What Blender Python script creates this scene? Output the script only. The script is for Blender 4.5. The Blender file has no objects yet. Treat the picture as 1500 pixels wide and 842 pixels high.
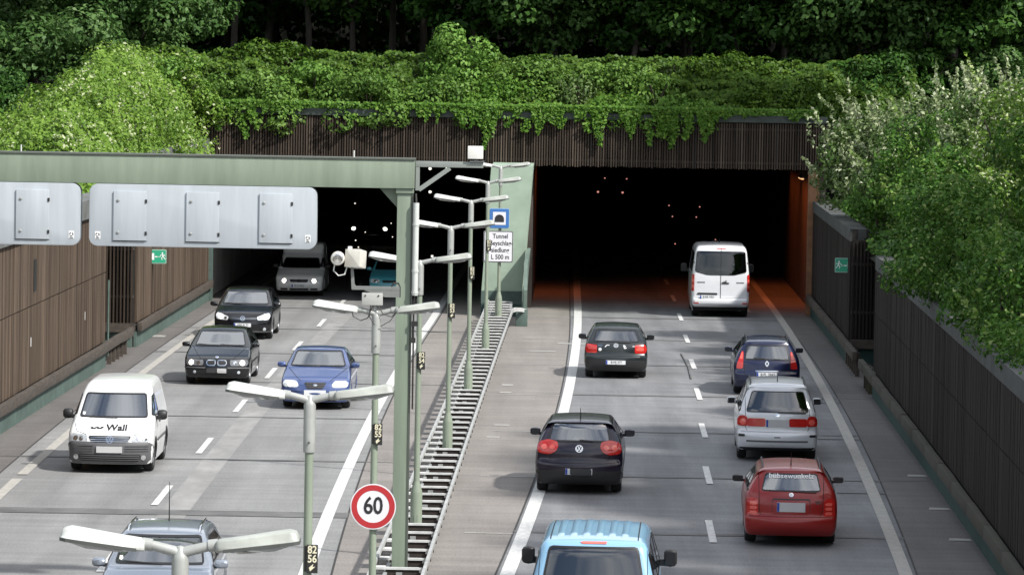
import bpy, bmesh, math, random
import numpy as np
from mathutils import Vector, Matrix, noise, geometry
from mathutils.bvhtree import BVHTree
random.seed(7); RNG = np.random.default_rng(11)
SC = bpy.context.scene
COL = SC.collection
R = math.radians

# ------------------------------------------------------------------ materials
def nodes_of(name):
    m = bpy.data.materials.new(name); m.use_nodes = True
    nt = m.node_tree
    return m, nt, nt.nodes['Principled BSDF']

def mat(name, col, rough=.6, metal=0., var=.12, scale=3., bump=0., bscale=40., coat=0., spec=.5, emit=None, estr=0., stretch=(1, 1, 1), detail=4, col2=None):
    m, nt, b = nodes_of(name)
    b.inputs['Roughness'].default_value = rough; b.inputs['Metallic'].default_value = metal
    b.inputs['Coat Weight'].default_value = coat; b.inputs['Coat Roughness'].default_value = .04
    b.inputs['Specular IOR Level'].default_value = spec
    tc = nt.nodes.new('ShaderNodeTexCoord'); mp = nt.nodes.new('ShaderNodeMapping')
    mp.inputs['Scale'].default_value = stretch
    nt.links.new(tc.outputs['Object'], mp.inputs['Vector'])
    if var > 0:
        n = nt.nodes.new('ShaderNodeTexNoise'); n.inputs['Scale'].default_value = scale; n.inputs['Detail'].default_value = detail
        n.inputs['Roughness'].default_value = .6
        nt.links.new(mp.outputs[0], n.inputs['Vector'])
        r = nt.nodes.new('ShaderNodeValToRGB')
        c2 = col2 if col2 else tuple(c * (1 + var) for c in col)
        r.color_ramp.elements[0].position = .3; r.color_ramp.elements[1].position = .7
        r.color_ramp.elements[0].color = tuple(c * (1 - var) for c in col) + (1,) if not col2 else tuple(col) + (1,)
        r.color_ramp.elements[1].color = tuple(c2) + (1,)
        nt.links.new(n.outputs[0], r.inputs[0]); nt.links.new(r.outputs[0], b.inputs['Base Color'])
    else:
        b.inputs['Base Color'].default_value = tuple(col) + (1,)
    if bump > 0:
        n2 = nt.nodes.new('ShaderNodeTexNoise'); n2.inputs['Scale'].default_value = bscale; n2.inputs['Detail'].default_value = 3
        nt.links.new(mp.outputs[0], n2.inputs['Vector'])
        bp = nt.nodes.new('ShaderNodeBump'); bp.inputs['Strength'].default_value = bump; bp.inputs['Distance'].default_value = .02
        nt.links.new(n2.outputs[0], bp.inputs['Height']); nt.links.new(bp.outputs[0], b.inputs['Normal'])
    if emit:
        b.inputs['Emission Color'].default_value = tuple(emit) + (1,); b.inputs['Emission Strength'].default_value = estr
    return m

def ramp_node(nt, stops):
    r = nt.nodes.new('ShaderNodeValToRGB'); e = r.color_ramp.elements
    while len(e) < len(stops): e.new(.5)
    for el, (p, c) in zip(e, stops):
        el.position = p; el.color = tuple(c) + (1,)
    return r

def attr_mat(name, stops, rough=.6, attr='lv', grain=0., gstretch=(8, 8, 1), spec=.18, transl=0., bump=0.):
    """colour from a per-face random value, plus optional wood grain; optional leaf translucency"""
    m, nt, b = nodes_of(name)
    a = nt.nodes.new('ShaderNodeAttribute'); a.attribute_name = attr
    r = ramp_node(nt, stops)
    nt.links.new(a.outputs['Fac'], r.inputs[0])
    out = r.outputs[0]
    if grain > 0:
        tc = nt.nodes.new('ShaderNodeTexCoord'); mp = nt.nodes.new('ShaderNodeMapping'); mp.inputs['Scale'].default_value = gstretch
        nt.links.new(tc.outputs['Object'], mp.inputs[0])
        n = nt.nodes.new('ShaderNodeTexNoise'); n.inputs['Scale'].default_value = 1.; n.inputs['Detail'].default_value = 6; n.inputs['Roughness'].default_value = .65
        nt.links.new(mp.outputs[0], n.inputs[0])
        mr = nt.nodes.new('ShaderNodeMapRange'); mr.inputs[1].default_value = .25; mr.inputs[2].default_value = .75
        mr.inputs[3].default_value = 1 - grain; mr.inputs[4].default_value = 1 + grain
        nt.links.new(n.outputs[0], mr.inputs[0])
        mx = nt.nodes.new('ShaderNodeMix'); mx.data_type = 'RGBA'; mx.blend_type = 'MULTIPLY'; mx.inputs[0].default_value = 1
        nt.links.new(out, mx.inputs[6]); nt.links.new(mr.outputs[0], mx.inputs[7]); out = mx.outputs[2]
        if bump:
            bp = nt.nodes.new('ShaderNodeBump'); bp.inputs['Strength'].default_value = bump; bp.inputs['Distance'].default_value = .02
            nt.links.new(n.outputs[0], bp.inputs['Height']); nt.links.new(bp.outputs[0], b.inputs['Normal'])
    nt.links.new(out, b.inputs['Base Color'])
    b.inputs['Roughness'].default_value = rough; b.inputs['Specular IOR Level'].default_value = spec
    if transl > 0:
        t = nt.nodes.new('ShaderNodeBsdfTranslucent'); nt.links.new(out, t.inputs[0])
        ms = nt.nodes.new('ShaderNodeMixShader'); ms.inputs[0].default_value = transl
        nt.links.new(b.outputs[0], ms.inputs[1]); nt.links.new(t.outputs[0], ms.inputs[2])
        nt.links.new(ms.outputs[0], nt.nodes['Material Output'].inputs[0])
    return m

def glass_mat(name, tint, refl=1.5):
    m, nt, b = nodes_of(name); nt.nodes.remove(b)
    t = nt.nodes.new('ShaderNodeBsdfTransparent'); t.inputs[0].default_value = tuple(tint) + (1,)
    g = nt.nodes.new('ShaderNodeBsdfGlossy'); g.inputs['Roughness'].default_value = .03; g.inputs[0].default_value = (.95, .97, 1, 1)
    f = nt.nodes.new('ShaderNodeFresnel'); f.inputs[0].default_value = refl
    ms = nt.nodes.new('ShaderNodeMixShader')
    nt.links.new(f.outputs[0], ms.inputs[0]); nt.links.new(t.outputs[0], ms.inputs[1]); nt.links.new(g.outputs[0], ms.inputs[2])
    nt.links.new(ms.outputs[0], nt.nodes['Material Output'].inputs[0])
    return m

def road_mat(name, base, dark, streak=.25, seed=0., tracks=0.):
    """worn pavement: broad patches, streaks along the driving direction, fine grain, crack lines"""
    m, nt, b = nodes_of(name)
    tc = nt.nodes.new('ShaderNodeTexCoord')
    def noise_(sc, st, det=4, loc=0.):
        mp = nt.nodes.new('ShaderNodeMapping'); mp.inputs['Scale'].default_value = st; mp.inputs['Location'].default_value = (seed + loc, seed * 2 + loc, 0)
        nt.links.new(tc.outputs['Object'], mp.inputs[0])
        n = nt.nodes.new('ShaderNodeTexNoise'); n.inputs['Scale'].default_value = sc; n.inputs['Detail'].default_value = det; n.inputs['Roughness'].default_value = .6
        nt.links.new(mp.outputs[0], n.inputs[0]); return n
    n1 = noise_(.35, (1, .45, 1)); n2 = noise_(1.6, (1, .06, 1), 5, 3.); n3 = noise_(22, (1, 1, 1), 5); n4 = noise_(1.2, (.25, 1.6, 1), 3, 9.)
    r = ramp_node(nt, [(.3, dark), (.68, base)])
    nt.links.new(n1.outputs[0], r.inputs[0]); out = r.outputs[0]
    for n, k, lo, hi in ((n2, streak * .7, .3, .7), (n3, .32, .3, .7), (n4, .16, .3, .7)):
        mr = nt.nodes.new('ShaderNodeMapRange'); mr.inputs[1].default_value = lo; mr.inputs[2].default_value = hi
        mr.inputs[3].default_value = 1 - k; mr.inputs[4].default_value = 1 + k * .6
        nt.links.new(n.outputs[0], mr.inputs[0])
        mx = nt.nodes.new('ShaderNodeMix'); mx.data_type = 'RGBA'; mx.blend_type = 'MULTIPLY'; mx.inputs[0].default_value = 1
        nt.links.new(out, mx.inputs[6]); nt.links.new(mr.outputs[0], mx.inputs[7]); out = mx.outputs[2]
    if tracks > 0:      # rubbed wheel tracks: 'lat' is the distance from the dashed lane line
        a = nt.nodes.new('ShaderNodeAttribute'); a.attribute_name = 'lat'
        m1 = nt.nodes.new('ShaderNodeMath'); m1.operation = 'MULTIPLY_ADD'; m1.inputs[1].default_value = 2 * math.pi / 1.72; m1.inputs[2].default_value = math.pi
        m2 = nt.nodes.new('ShaderNodeMath'); m2.operation = 'COSINE'
        mr = nt.nodes.new('ShaderNodeMapRange'); mr.inputs[1].default_value = -.2; mr.inputs[2].default_value = 1.; mr.inputs[3].default_value = 1.; mr.inputs[4].default_value = 1 - tracks
        nt.links.new(a.outputs['Fac'], m1.inputs[0]); nt.links.new(m1.outputs[0], m2.inputs[0]); nt.links.new(m2.outputs[0], mr.inputs[0])
        mx = nt.nodes.new('ShaderNodeMix'); mx.data_type = 'RGBA'; mx.blend_type = 'MULTIPLY'; mx.inputs[0].default_value = 1
        nt.links.new(out, mx.inputs[6]); nt.links.new(mr.outputs[0], mx.inputs[7]); out = mx.outputs[2]
    nt.links.new(out, b.inputs['Base Color'])
    b.inputs['Roughness'].default_value = .75; b.inputs['Specular IOR Level'].default_value = .3
    bp = nt.nodes.new('ShaderNodeBump'); bp.inputs['Strength'].default_value = .25; bp.inputs['Distance'].default_value = .01
    nt.links.new(n3.outputs[0], bp.inputs['Height']); nt.links.new(bp.outputs[0], b.inputs['Normal'])
    return m

# ------------------------------------------------------------------ objects
def tag(o, label=None, cat=None, group=None, kind=None):
    if label: o['label'] = label
    if cat: o['category'] = cat
    if group: o['group'] = group
    if kind: o['kind'] = kind
    return o

def empty(name, loc=(0, 0, 0), rz=0.):
    o = bpy.data.objects.new(name, None); o.location = loc; o.rotation_euler = (0, 0, rz)
    o.empty_display_size = .3
    COL.objects.link(o); return o

def mk(name, verts, faces, m, parent=None, smooth=False, lv=None, angle=None):
    me = bpy.data.meshes.new(name); me.from_pydata([tuple(v) for v in verts], [], [tuple(f) for f in faces])
    if m: me.materials.append(m)
    if lv is not None:
        a = me.attributes.new('lv', 'FLOAT', 'FACE'); a.data.foreach_set('value', np.asarray(lv, dtype=np.float32))
    if smooth:
        me.polygons.foreach_set('use_smooth', [True] * len(me.polygons))
        if angle: me.set_sharp_from_angle(angle=R(angle))
    me.update()
    o = bpy.data.objects.new(name, me); COL.objects.link(o)
    if parent: o.parent = parent
    return o

def copy_tree(o, parent=None):
    c = o.copy(); COL.objects.link(c)
    if parent is not None:
        c.parent = parent; c.matrix_parent_inverse = o.matrix_parent_inverse.copy()
    for ch in list(o.children): copy_tree(ch, c)
    return c

class MB:
    def __init__(s): s.v = []; s.f = []; s.lv = []
    def add(s, V, F, val=.5):
        n = len(s.v); s.v += [tuple(p) for p in V]; s.f += [tuple(i + n for i in f) for f in F]; s.lv += [val] * len(F); return s
    def box(s, x0, x1, y0, y1, z0, z1, val=.5, M=None):
        V = [(x, y, z) for z in (z0, z1) for y in (y0, y1) for x in (x0, x1)]
        if M is not None: V = [M @ Vector(p) for p in V]
        return s.add(V, [(0, 2, 3, 1), (4, 5, 7, 6), (0, 1, 5, 4), (2, 6, 7, 3), (0, 4, 6, 2), (1, 3, 7, 5)], val)
    def tube(s, pts, r, n=10, val=.5, cap=True, flat=1.):
        pts = [Vector(p) for p in pts]; k = len(pts); rr = r if isinstance(r, (list, tuple)) else [r] * k
        V = []; 
        for i, p in enumerate(pts):
            d = (pts[min(i + 1, k - 1)] - pts[max(i - 1, 0)]).normalized()
            a = Vector((0, 0, 1)) if abs(d.z) < .9 else Vector((0, 1, 0))
            u = d.cross(a).normalized(); w = d.cross(u).normalized()
            for j in range(n):
                t = 2 * math.pi * j / n
                V.append(p + (u * math.cos(t) + w * math.sin(t) * flat) * rr[i])
        F = [(i * n + j, i * n + (j + 1) % n, (i + 1) * n + (j + 1) % n, (i + 1) * n + j) for i in range(k - 1) for j in range(n)]
        if cap: F += [tuple(range(n))[::-1], tuple((k - 1) * n + j for j in range(n))]
        return s.add(V, F, val)
    def lathe(s, prof, n=20, M=None, val=.5):
        """prof: (r, h) along local z"""
        V = []; k = len(prof)
        for r, h in prof:
            for j in range(n):
                t = 2 * math.pi * j / n; V.append(Vector((r * math.cos(t), r * math.sin(t), h)))
        if M is not None: V = [M @ p for p in V]
        F = [(i * n + j, i * n + (j + 1) % n, (i + 1) * n + (j + 1) % n, (i + 1) * n + j) for i in range(k - 1) for j in range(n)]
        return s.add(V, F, val)
    def loft(s, rings, val=.5, cap=True):
        n = len(rings[0]); V = [p for r in rings for p in r]; k = len(rings)
        F = [(i * n + j, i * n + (j + 1) % n, (i + 1) * n + (j + 1) % n, (i + 1) * n + j) for i in range(k - 1) for j in range(n)]
        if cap: F += [tuple(range(n))[::-1], tuple((k - 1) * n + j for j in range(n))]
        return s.add(V, F, val)
    def sweep(s, path, prof, val=.5, closed=True):
        """path: list of (x,y,z); prof: list of (offset to the right of travel, dz)"""
        rings = []
        for i, p in enumerate(path):
            a = Vector(path[max(i - 1, 0)]); b = Vector(path[min(i + 1, len(path) - 1)]); d = (b - a); d.z = 0; d.normalize()
            n = Vector((d.y, -d.x, 0))
            rings.append([Vector(p) + n * o + Vector((0, 0, h)) for o, h in prof])
        if closed: return s.loft(rings, val)
        n = len(prof); V = [q for r in rings for q in r]
        return s.add(V, [(i * n + j, i * n + j + 1, (i + 1) * n + j + 1, (i + 1) * n + j) for i in range(len(path) - 1) for j in range(n - 1)], val)
    def ext(s, poly, M, depth, val=.5):
        """polygon in local xy extruded along local +z by depth, then M"""
        n = len(poly); V = [M @ Vector((x, y, 0)) for x, y in poly] + [M @ Vector((x, y, depth)) for x, y in poly]
        F = [tuple(range(n))[::-1], tuple(range(n, 2 * n))] + [(i, (i + 1) % n, n + (i + 1) % n, n + i) for i in range(n)]
        return s.add(V, F, val)
    def build(s, name, m, parent=None, bevel=0., smooth=False, attr=False, angle=35):
        o = mk(name, s.v, s.f, m, parent, smooth, s.lv if attr else None, angle if smooth else None)
        if bevel > 0:
            bm = bmesh.new(); bm.from_mesh(o.data)
            bmesh.ops.remove_doubles(bm, verts=bm.verts, dist=1e-5)
            bm.normal_update()
            ed = [e for e in bm.edges if len(e.link_faces) == 2 and e.calc_face_angle(0) > R(30)]
            bmesh.ops.bevel(bm, geom=ed, offset=bevel, segments=2, affect='EDGES', profile=.6)
            bm.to_mesh(o.data); bm.free()
            o.data.polygons.foreach_set('use_smooth', [True] * len(o.data.polygons)); o.data.set_sharp_from_angle(angle=R(40)); o.data.update()
        return o

def rrect(x0, x1, y0, y1, r, n=4):
    P = []
    for cx, cy, a0 in ((x1 - r, y1 - r, 0), (x0 + r, y1 - r, 90), (x0 + r, y0 + r, 180), (x1 - r, y0 + r, 270)):
        for i in range(n + 1):
            t = R(a0 + 90 * i / n); P.append((cx + r * math.cos(t), cy + r * math.sin(t)))
    return P

def circle(cx, cy, r, n=20, ry=None): return [(cx + r * math.cos(2 * math.pi * i / n), cy + (ry or r) * math.sin(2 * math.pi * i / n)) for i in range(n)]

def text_mesh(body, size, align='CENTER', spacing=1., line=1., bold=0.):
    """returns verts (x,y) and faces of flat lettering"""
    cu = bpy.data.curves.new('lettering', 'FONT'); cu.body = body; cu.size = size; cu.align_x = align; cu.align_y = 'CENTER'
    cu.space_character = spacing; cu.space_line = line; cu.resolution_u = 3; cu.offset = bold
    o = bpy.data.objects.new('lettering', cu); COL.objects.link(o)
    dg = bpy.context.evaluated_depsgraph_get()
    me = bpy.data.meshes.new_from_object(o.evaluated_get(dg))
    V = [(v.co.x, v.co.y) for v in me.vertices]; F = [tuple(p.vertices) for p in me.polygons]
    bpy.data.objects.remove(o); bpy.data.curves.remove(cu); bpy.data.meshes.remove(me)
    return V, F

def text_obj(name, body, size, m, parent, M, sx=1., **k):
    V, F = text_mesh(body, size, **k)
    return mk(name, [M @ Vector((x * sx, y, 0)) for x, y in V], F, m, parent)

FRONT = Matrix(((1, 0, 0, 0), (0, 0, -1, 0), (0, 1, 0, 0), (0, 0, 0, 1)))   # local xy -> world xz, local +z -> towards the camera (-y)
def at(x, y, z): return Matrix.Translation((x, y, z)) @ FRONT

# ------------------------------------------------------------------ leaves
def leaf_obj(name, P, Nn, size, val, m, parent=None, asp=.6, cup=.15):
    P = np.asarray(P, float); n = len(P); Nn = np.asarray(Nn, float)
    Nn = Nn / (np.linalg.norm(Nn, axis=1, keepdims=True) + 1e-9)
    rv = RNG.normal(size=(n, 3)); T = np.cross(Nn, rv); T /= np.linalg.norm(T, axis=1, keepdims=True) + 1e-9
    B = np.cross(Nn, T); s = np.asarray(size, float).reshape(-1, 1) * np.ones((n, 1))
    V = np.empty((n, 4, 3))
    V[:, 0] = P - T * s * .5; V[:, 1] = P + B * s * asp * .5 + Nn * s * cup - T * s * .08
    V[:, 2] = P + T * s * .5; V[:, 3] = P - B * s * asp * .5 + Nn * s * cup - T * s * .08
    me = bpy.data.meshes.new(name)
    me.vertices.add(n * 4); me.vertices.foreach_set('co', V.reshape(-1).astype(np.float32))
    me.loops.add(n * 4); me.loops.foreach_set('vertex_index', np.arange(n * 4, dtype=np.int32))
    me.polygons.add(n); me.polygons.foreach_set('loop_start', np.arange(0, n * 4, 4, dtype=np.int32))
    me.polygons.foreach_set('loop_total', np.full(n, 4, dtype=np.int32))
    a = me.attributes.new('lv', 'FLOAT', 'FACE'); a.data.foreach_set('value', np.clip(np.asarray(val), 0, 1).astype(np.float32))
    me.materials.append(m); me.update(calc_edges=True); me.validate()
    o = bpy.data.objects.new(name, me); COL.objects.link(o)
    if parent: o.parent = parent
    return o

def lump_leaves(centers, radii, per, squash=.8, inner=.72, up=.4):
    """leaves on the outer shells of many lumps"""
    P = []; Nn = []; V = []
    for c, r in zip(centers, radii):
        k = max(8, int(per * r * r))
        v = RNG.normal(size=(k, 3)); v /= np.linalg.norm(v, axis=1, keepdims=True)
        d = r * (inner + (1 - inner) * RNG.random((k, 1)) ** .5)
        p = np.asarray(c) + v * d * np.array([1, 1, squash])
        P.append(p); nn = v + np.array([0, 0, up]) + RNG.normal(size=(k, 3)) * .45; Nn.append(nn)
        V.append(np.clip(RNG.normal(.45 + RNG.normal() * .1, .16, k), 0, .9))
    return np.concatenate(P), np.concatenate(Nn), np.concatenate(V)

# ------------------------------------------------------------------ alignment of the two carriageways (metres; Y runs up the road)
def pv(c): return lambda y: float(np.polyval(c, y))
def with_tail(c, y1, slope):
    """quadratic up to y1, then straight into the tunnel"""
    f = pv(c)
    return lambda y: f(y) if y < y1 else f(y1) + slope * (y - y1)
L1 = with_tail([-.0002166, .0796633, -4.8638], 158, .011)
L2 = with_tail([-.0001661, .0671948, -.70142], 162, .011)
L3 = with_tail([-.0001798, .0697876, 2.60837], 162, .011)
L4 = with_tail([.000219, -.0370175, -1.91046], 146, .02)
L5 = with_tail([.000152, -.0215961, -6.21504], 146, .02)
L6 = with_tail([.0002757, -.0550624, -7.39726], 146, .02)
SLR = with_tail([-.0002874, .0923939, 1.692175], 150, .012)
SLM = with_tail([-.0002483, .0861425, -5.379896], 150, .011)
SLML = with_tail([.0002689, -.0519203, -.6095755], 146, .02)
SLL = lambda y: L6(y) - .5
WR = with_tail([-.0000612, .0355302, 6.4551832], 154, .016)
WL = with_tail([.0000134, .0176402, -13.8853963], 157, .02)
BR = pv([.0000262, .0137116, -2.445463])      # right rail of the median barrier
BL = pv([-.0000228, .0237072, -3.7595643])
CAM = Vector((0, 0, 9.2))
# ------------------------------------------------------------------ vehicles
def paint(name, col, rough=.32, metal=.0, coat=.8, var=.04): return mat(name, col, rough, metal, var, 1.2, coat=coat, spec=.5)
M_RUBBER = mat('tyre_rubber', (.018, .018, .018), .85, var=.2, scale=9)
M_BLACK = mat('black_plastic', (.018, .018, .019), .5, var=.15, scale=8)
M_GREYPL = mat('grey_plastic', (.10, .10, .105), .55, var=.12, scale=6)
M_UNDER = mat('underbody_black', (.006, .006, .006), .9, var=0)
M_RIM = mat('alloy', (.62, .63, .65), .3, metal=.85, var=.06)
M_RIMD = mat('steel_rim', (.12, .12, .125), .45, metal=.6, var=.06)
M_MIRR = mat('mirror_dark', (.012, .013, .015), .25, var=0, spec=.4)
M_CHROME = mat('chrome', (.78, .79, .8), .12, metal=1., var=0)
M_RED = mat('tail_red', (.48, .018, .014), .18, var=.15, scale=14, coat=.8)
M_REDL = mat('tail_red_pale', (.75, .12, .09), .2, var=.1, scale=14, coat=.8)
M_LENS = mat('headlight_clear', (.62, .65, .68), .12, var=.25, scale=16, coat=1.)
M_LENSD = mat('headlight_dark', (.16, .165, .175), .15, var=.25, scale=16, coat=1.)
M_LIT = mat('headlight_lit', (.9, .9, .85), .2, var=0, emit=(1, .95, .82), estr=3.)
M_AMBER = mat('indicator_amber', (.6, .2, .04), .25, var=0, coat=.6)
M_PLATE = mat('plate_grey', (.52, .52, .52), .5, var=.05)
M_PLATEW = mat('plate_white', (.72, .73, .74), .45, var=.04)
M_PLATED = mat('plate_dark', (.035, .035, .037), .5, var=.05)
M_EU = mat('plate_blue_band', (.02, .06, .35), .5, var=0)
M_INK = mat('black_ink', (.015, .015, .017), .6, var=0)
M_WHITE = mat('white_ink', (.8, .8, .8), .5, var=0)
M_SEAT = mat('seat_cloth', (.03, .03, .033), .9, var=.2, scale=10)
M_SEAL = mat('window_seal', (.012, .012, .013), .35, var=0)
M_GAP = mat('panel_gap', (.008, .008, .008), .8, var=0)
M_BLUE = mat('emblem_blue', (.02, .1, .4), .3, var=0)
G_CLEAR = glass_mat('car_glass', (.55, .62, .62), 3.0)
G_TINT = glass_mat('tinted_glass', (.07, .08, .085), 1.75)
G_WIND = glass_mat('windscreen_glass', (.34, .40, .43), 3.6)

def round_poly(pts, closed=False, r0=.06, seg=4):
    out = []; n = len(pts)
    for i, p in enumerate(pts):
        if not closed and i in (0, n - 1): out.append((p[0], p[1])); continue
        r = p[2] if len(p) > 2 else r0
        A = Vector(pts[i - 1][:2]); B = Vector(p[:2]); Cc = Vector(pts[(i + 1) % n][:2])
        d1 = min(r, (A - B).length * .42); d2 = min(r, (Cc - B).length * .42)
        a = B + (A - B).normalized() * d1; c = B + (Cc - B).normalized() * d2
        for k in range(seg + 1):
            t = k / seg; q = a * (1 - t) ** 2 + B * 2 * t * (1 - t) + c * t * t; out.append((q.x, q.y))
    return out

def resample(pts, step, closed=False):
    P = [Vector(p[:2]) for p in pts]
    if closed: P.append(P[0])
    L = [0]
    for a, b in zip(P, P[1:]): L.append(L[-1] + (b - a).length)
    n = max(3, int(round(L[-1] / step))); X = np.interp(np.linspace(0, L[-1], n + 1), L, [p.x for p in P]); Z = np.interp(np.linspace(0, L[-1], n + 1), L, [p.y for p in P])
    q = list(zip(X.tolist(), Z.tolist()))
    return q[:-1] if closed else q

def inpoly(x, y, poly):
    c = False; j = len(poly) - 1
    for i in range(len(poly)):
        xi, yi = poly[i][:2]; xj, yj = poly[j][:2]
        if (yi > y) != (yj > y) and x < (xj - xi) * (y - yi) / (yj - yi) + xi: c = not c
        j = i
    return c

def offset_poly(poly, d):
    """move every vertex outward by d (negative = inward)"""
    n = len(poly); ar = sum(poly[i][0] * poly[(i + 1) % n][1] - poly[(i + 1) % n][0] * poly[i][1] for i in range(n)); s = 1 if ar > 0 else -1
    out = []
    for i in range(n):
        a = Vector(poly[i - 1][:2]); b = Vector(poly[i][:2]); c = Vector(poly[(i + 1) % n][:2])
        e1 = (b - a); e2 = (c - b)
        if e1.length < 1e-9 or e2.length < 1e-9: out.append(tuple(b)); continue
        n1 = Vector((e1.y, -e1.x)).normalized() * s; n2 = Vector((e2.y, -e2.x)).normalized() * s
        m = (n1 + n2); m = m.normalized() if m.length > 1e-6 else n1
        out.append(tuple(b + m * d / max(.5, m.dot(n1))))
    return out

def sym(pts):
    """mirror a right-hand chain (x>=0, listed top to bottom) into a closed outline"""
    return [(x, z) + tuple(r) for x, z, *r in pts] + [(-x, z) + tuple(r) for x, z, *r in pts[::-1]]

def mir(pts): return [(-x, z) + tuple(r) for x, z, *r in pts[::-1]]

class Car:
    def __init__(s, name, label, cat, prof, wt, paint_m, axles, wr=.31, crown=.035, bow=.16, er=.07, group=None):
        s.root = empty(name); tag(s.root, label, cat, group)
        s.pm = paint_m; s.axles = axles; s.wr = wr; s.cuts = []; s.side_cuts = []
        o = resample(round_poly(prof), .04); s.o = o
        ys = [p[0] for p in o]; s.y0, s.y1 = min(ys), max(ys); s.ztop = max(p[1] for p in o); Lh = (s.y1 - s.y0) / 2; yc = (s.y0 + s.y1) / 2
        zg = np.arange(0, 3., .01); w = np.interp(zg, [a for a, b in wt], [b for a, b in wt])
        k = np.ones(11) / 11
        for _ in range(2): w = np.convolve(np.pad(w, 5, mode='edge'), k, 'valid')
        def W(y, z):
            f = max(0., (abs(y - yc) / Lh - .72) / .28)
            return float(np.interp(z, zg, w)) * (1 - .055 * f * f)
        s.W = W
        n = len(o); T = np.concatenate([np.linspace(0, .86, 22), np.linspace(.88, 1, 9)]); T = np.concatenate([-T[:0:-1], T]); nt = len(T)
        V = []; 
        for i in range(n):
            a = Vector(o[max(i - 1, 0)]); b = Vector(o[min(i + 1, n - 1)]); d = (b - a).normalized(); nn = Vector((-d.y, d.x))
            if i == 0: nn = Vector((-d.y, d.x))
            # outline runs rear-bottom -> roof -> front-bottom, so the outward normal is to its left
            y, z = o[i]
            for t in T:
                w_ = W(y, z); rho = min(.9, er / w_); u = max(0., (abs(t) - (1 - rho)) / rho)
                sh = er * (1 - math.sqrt(max(0., 1 - u * u)))
                yy = y - nn.x * sh - nn.x * bow * abs(t) ** 2.6; zz = z - nn.y * sh - crown * max(nn.y, 0) * t * t
                V.append((t * W(yy, zz), yy, zz))
        F = [(i * nt + j, i * nt + j + 1, (i + 1) * nt + j + 1, (i + 1) * nt + j) for i in range(n - 1) for j in range(nt - 1)]
        # side walls
        for sg in (-1, 1):
            j = 0 if sg < 0 else nt - 1
            ring = [V[i * nt + j] for i in range(n)]
            py = [p[1] for p in ring]; pz = [p[2] for p in ring]
            ry0, ry1 = min(py) + .004, max(py) - .004
            cols = int((ry1 - ry0) / .035); rows = 22; base = len(V)
            for c in range(cols + 1):
                y = ry0 + (ry1 - ry0) * c / cols; zs = []
                for q in range(n - 1):
                    if (py[q] - y) * (py[q + 1] - y) <= 0 and abs(py[q] - py[q + 1]) > 1e-9:
                        zs.append(pz[q] + (pz[q + 1] - pz[q]) * (y - py[q]) / (py[q + 1] - py[q]))
                zb, zt = (min(zs), max(zs)) if len(zs) > 1 else (.2, zs[0] if zs else .5)
                if zt - zb < .05 or len(zs) % 2: zb = min(zb, .22)
                for r_ in range(rows + 1):
                    z = zb + (zt - zb) * r_ / rows; V.append((sg * W(y, z), y, z))
            for c in range(cols):
                for r_ in range(rows):
                    a = base + c * (rows + 1) + r_; f = (a, a + rows + 1, a + rows + 2, a + 1)
                    F.append(f if sg > 0 else f[::-1])
        s.V, s.F = V, F
        s.bvh = BVHTree.FromPolygons([Vector(v) for v in V], F)
    def hit(s, a, b, side):
        """a,b = (x as the viewer sees it, z) for the ends, (y, z) for the sides"""
        if side == 'R': o_, d = Vector((a, -9, b)), Vector((0, 1, 0))
        elif side == 'F': o_, d = Vector((-a, 9, b)), Vector((0, -1, 0))
        elif side == 'T': o_, d = Vector((a, b, 9)), Vector((0, 0, -1))
        else: sg = 1 if side == 'SR' else -1; o_, d = Vector((9 * sg, a, b)), Vector((-sg, 0, 0))
        h = s.bvh.ray_cast(o_, d)
        if h[0] is None or (side == 'R' and h[0].y > .6) or (side == 'F' and h[0].y < -.7):
            c = s.bvh.find_nearest(Vector((-a if side == 'F' else a, s.y1 if side == 'F' else s.y0, b)) if side in 'RF' else o_ + d * 8)
            p, n = c[0], c[1]
        else: p, n = h[0], h[1]
        if n.dot(d) > 0: n = -n
        return p, n
    def patch(s, name, poly, side, m, off=.006, r0=.0, grid=.05, parent=None, thick=.012):
        if r0 > 0: poly = round_poly(poly, True, r0)
        b = resample(poly, grid, True); nb = len(b)
        xs = [p[0] for p in b]; zs = [p[1] for p in b]; inner = offset_poly(b, -grid * .45)
        pts = [Vector(p) for p in b]
        nx, nz = int((max(xs) - min(xs)) / grid), int((max(zs) - min(zs)) / grid)
        for i in range(1, nx + 1):
            for j in range(1, nz + 1):
                q = (min(xs) + (max(xs) - min(xs)) * i / (nx + 1), min(zs) + (max(zs) - min(zs)) * j / (nz + 1))
                if inpoly(q[0], q[1], inner): pts.append(Vector(q))
        r = geometry.delaunay_2d_cdt(pts, [(i, (i + 1) % nb) for i in range(nb)], [], 1, 1e-6)
        V = []; 
        for q in r[0]:
            p, n = s.hit(q.x, q.y, side); V.append(p + n * off)
        F = [tuple(f) for f in r[2]]
        if thick > 0:
            cnt = {}
            for f in F:
                for a, c in zip(f, f[1:] + f[:1]): cnt[(a, c)] = 1
            ed = [e for e in cnt if (e[1], e[0]) not in cnt]; mp_ = {}
            for a, c in ed:
                for q in (a, c):
                    if q not in mp_:
                        mp_[q] = len(V); g = r[0][q]; p, n = s.hit(g.x, g.y, side); V.append(p + n * (off - thick))
                F.append((c, a, mp_[a], mp_[c]))
        return mk(name, V, F, m, parent or s.root, smooth=True, angle=40)
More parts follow.
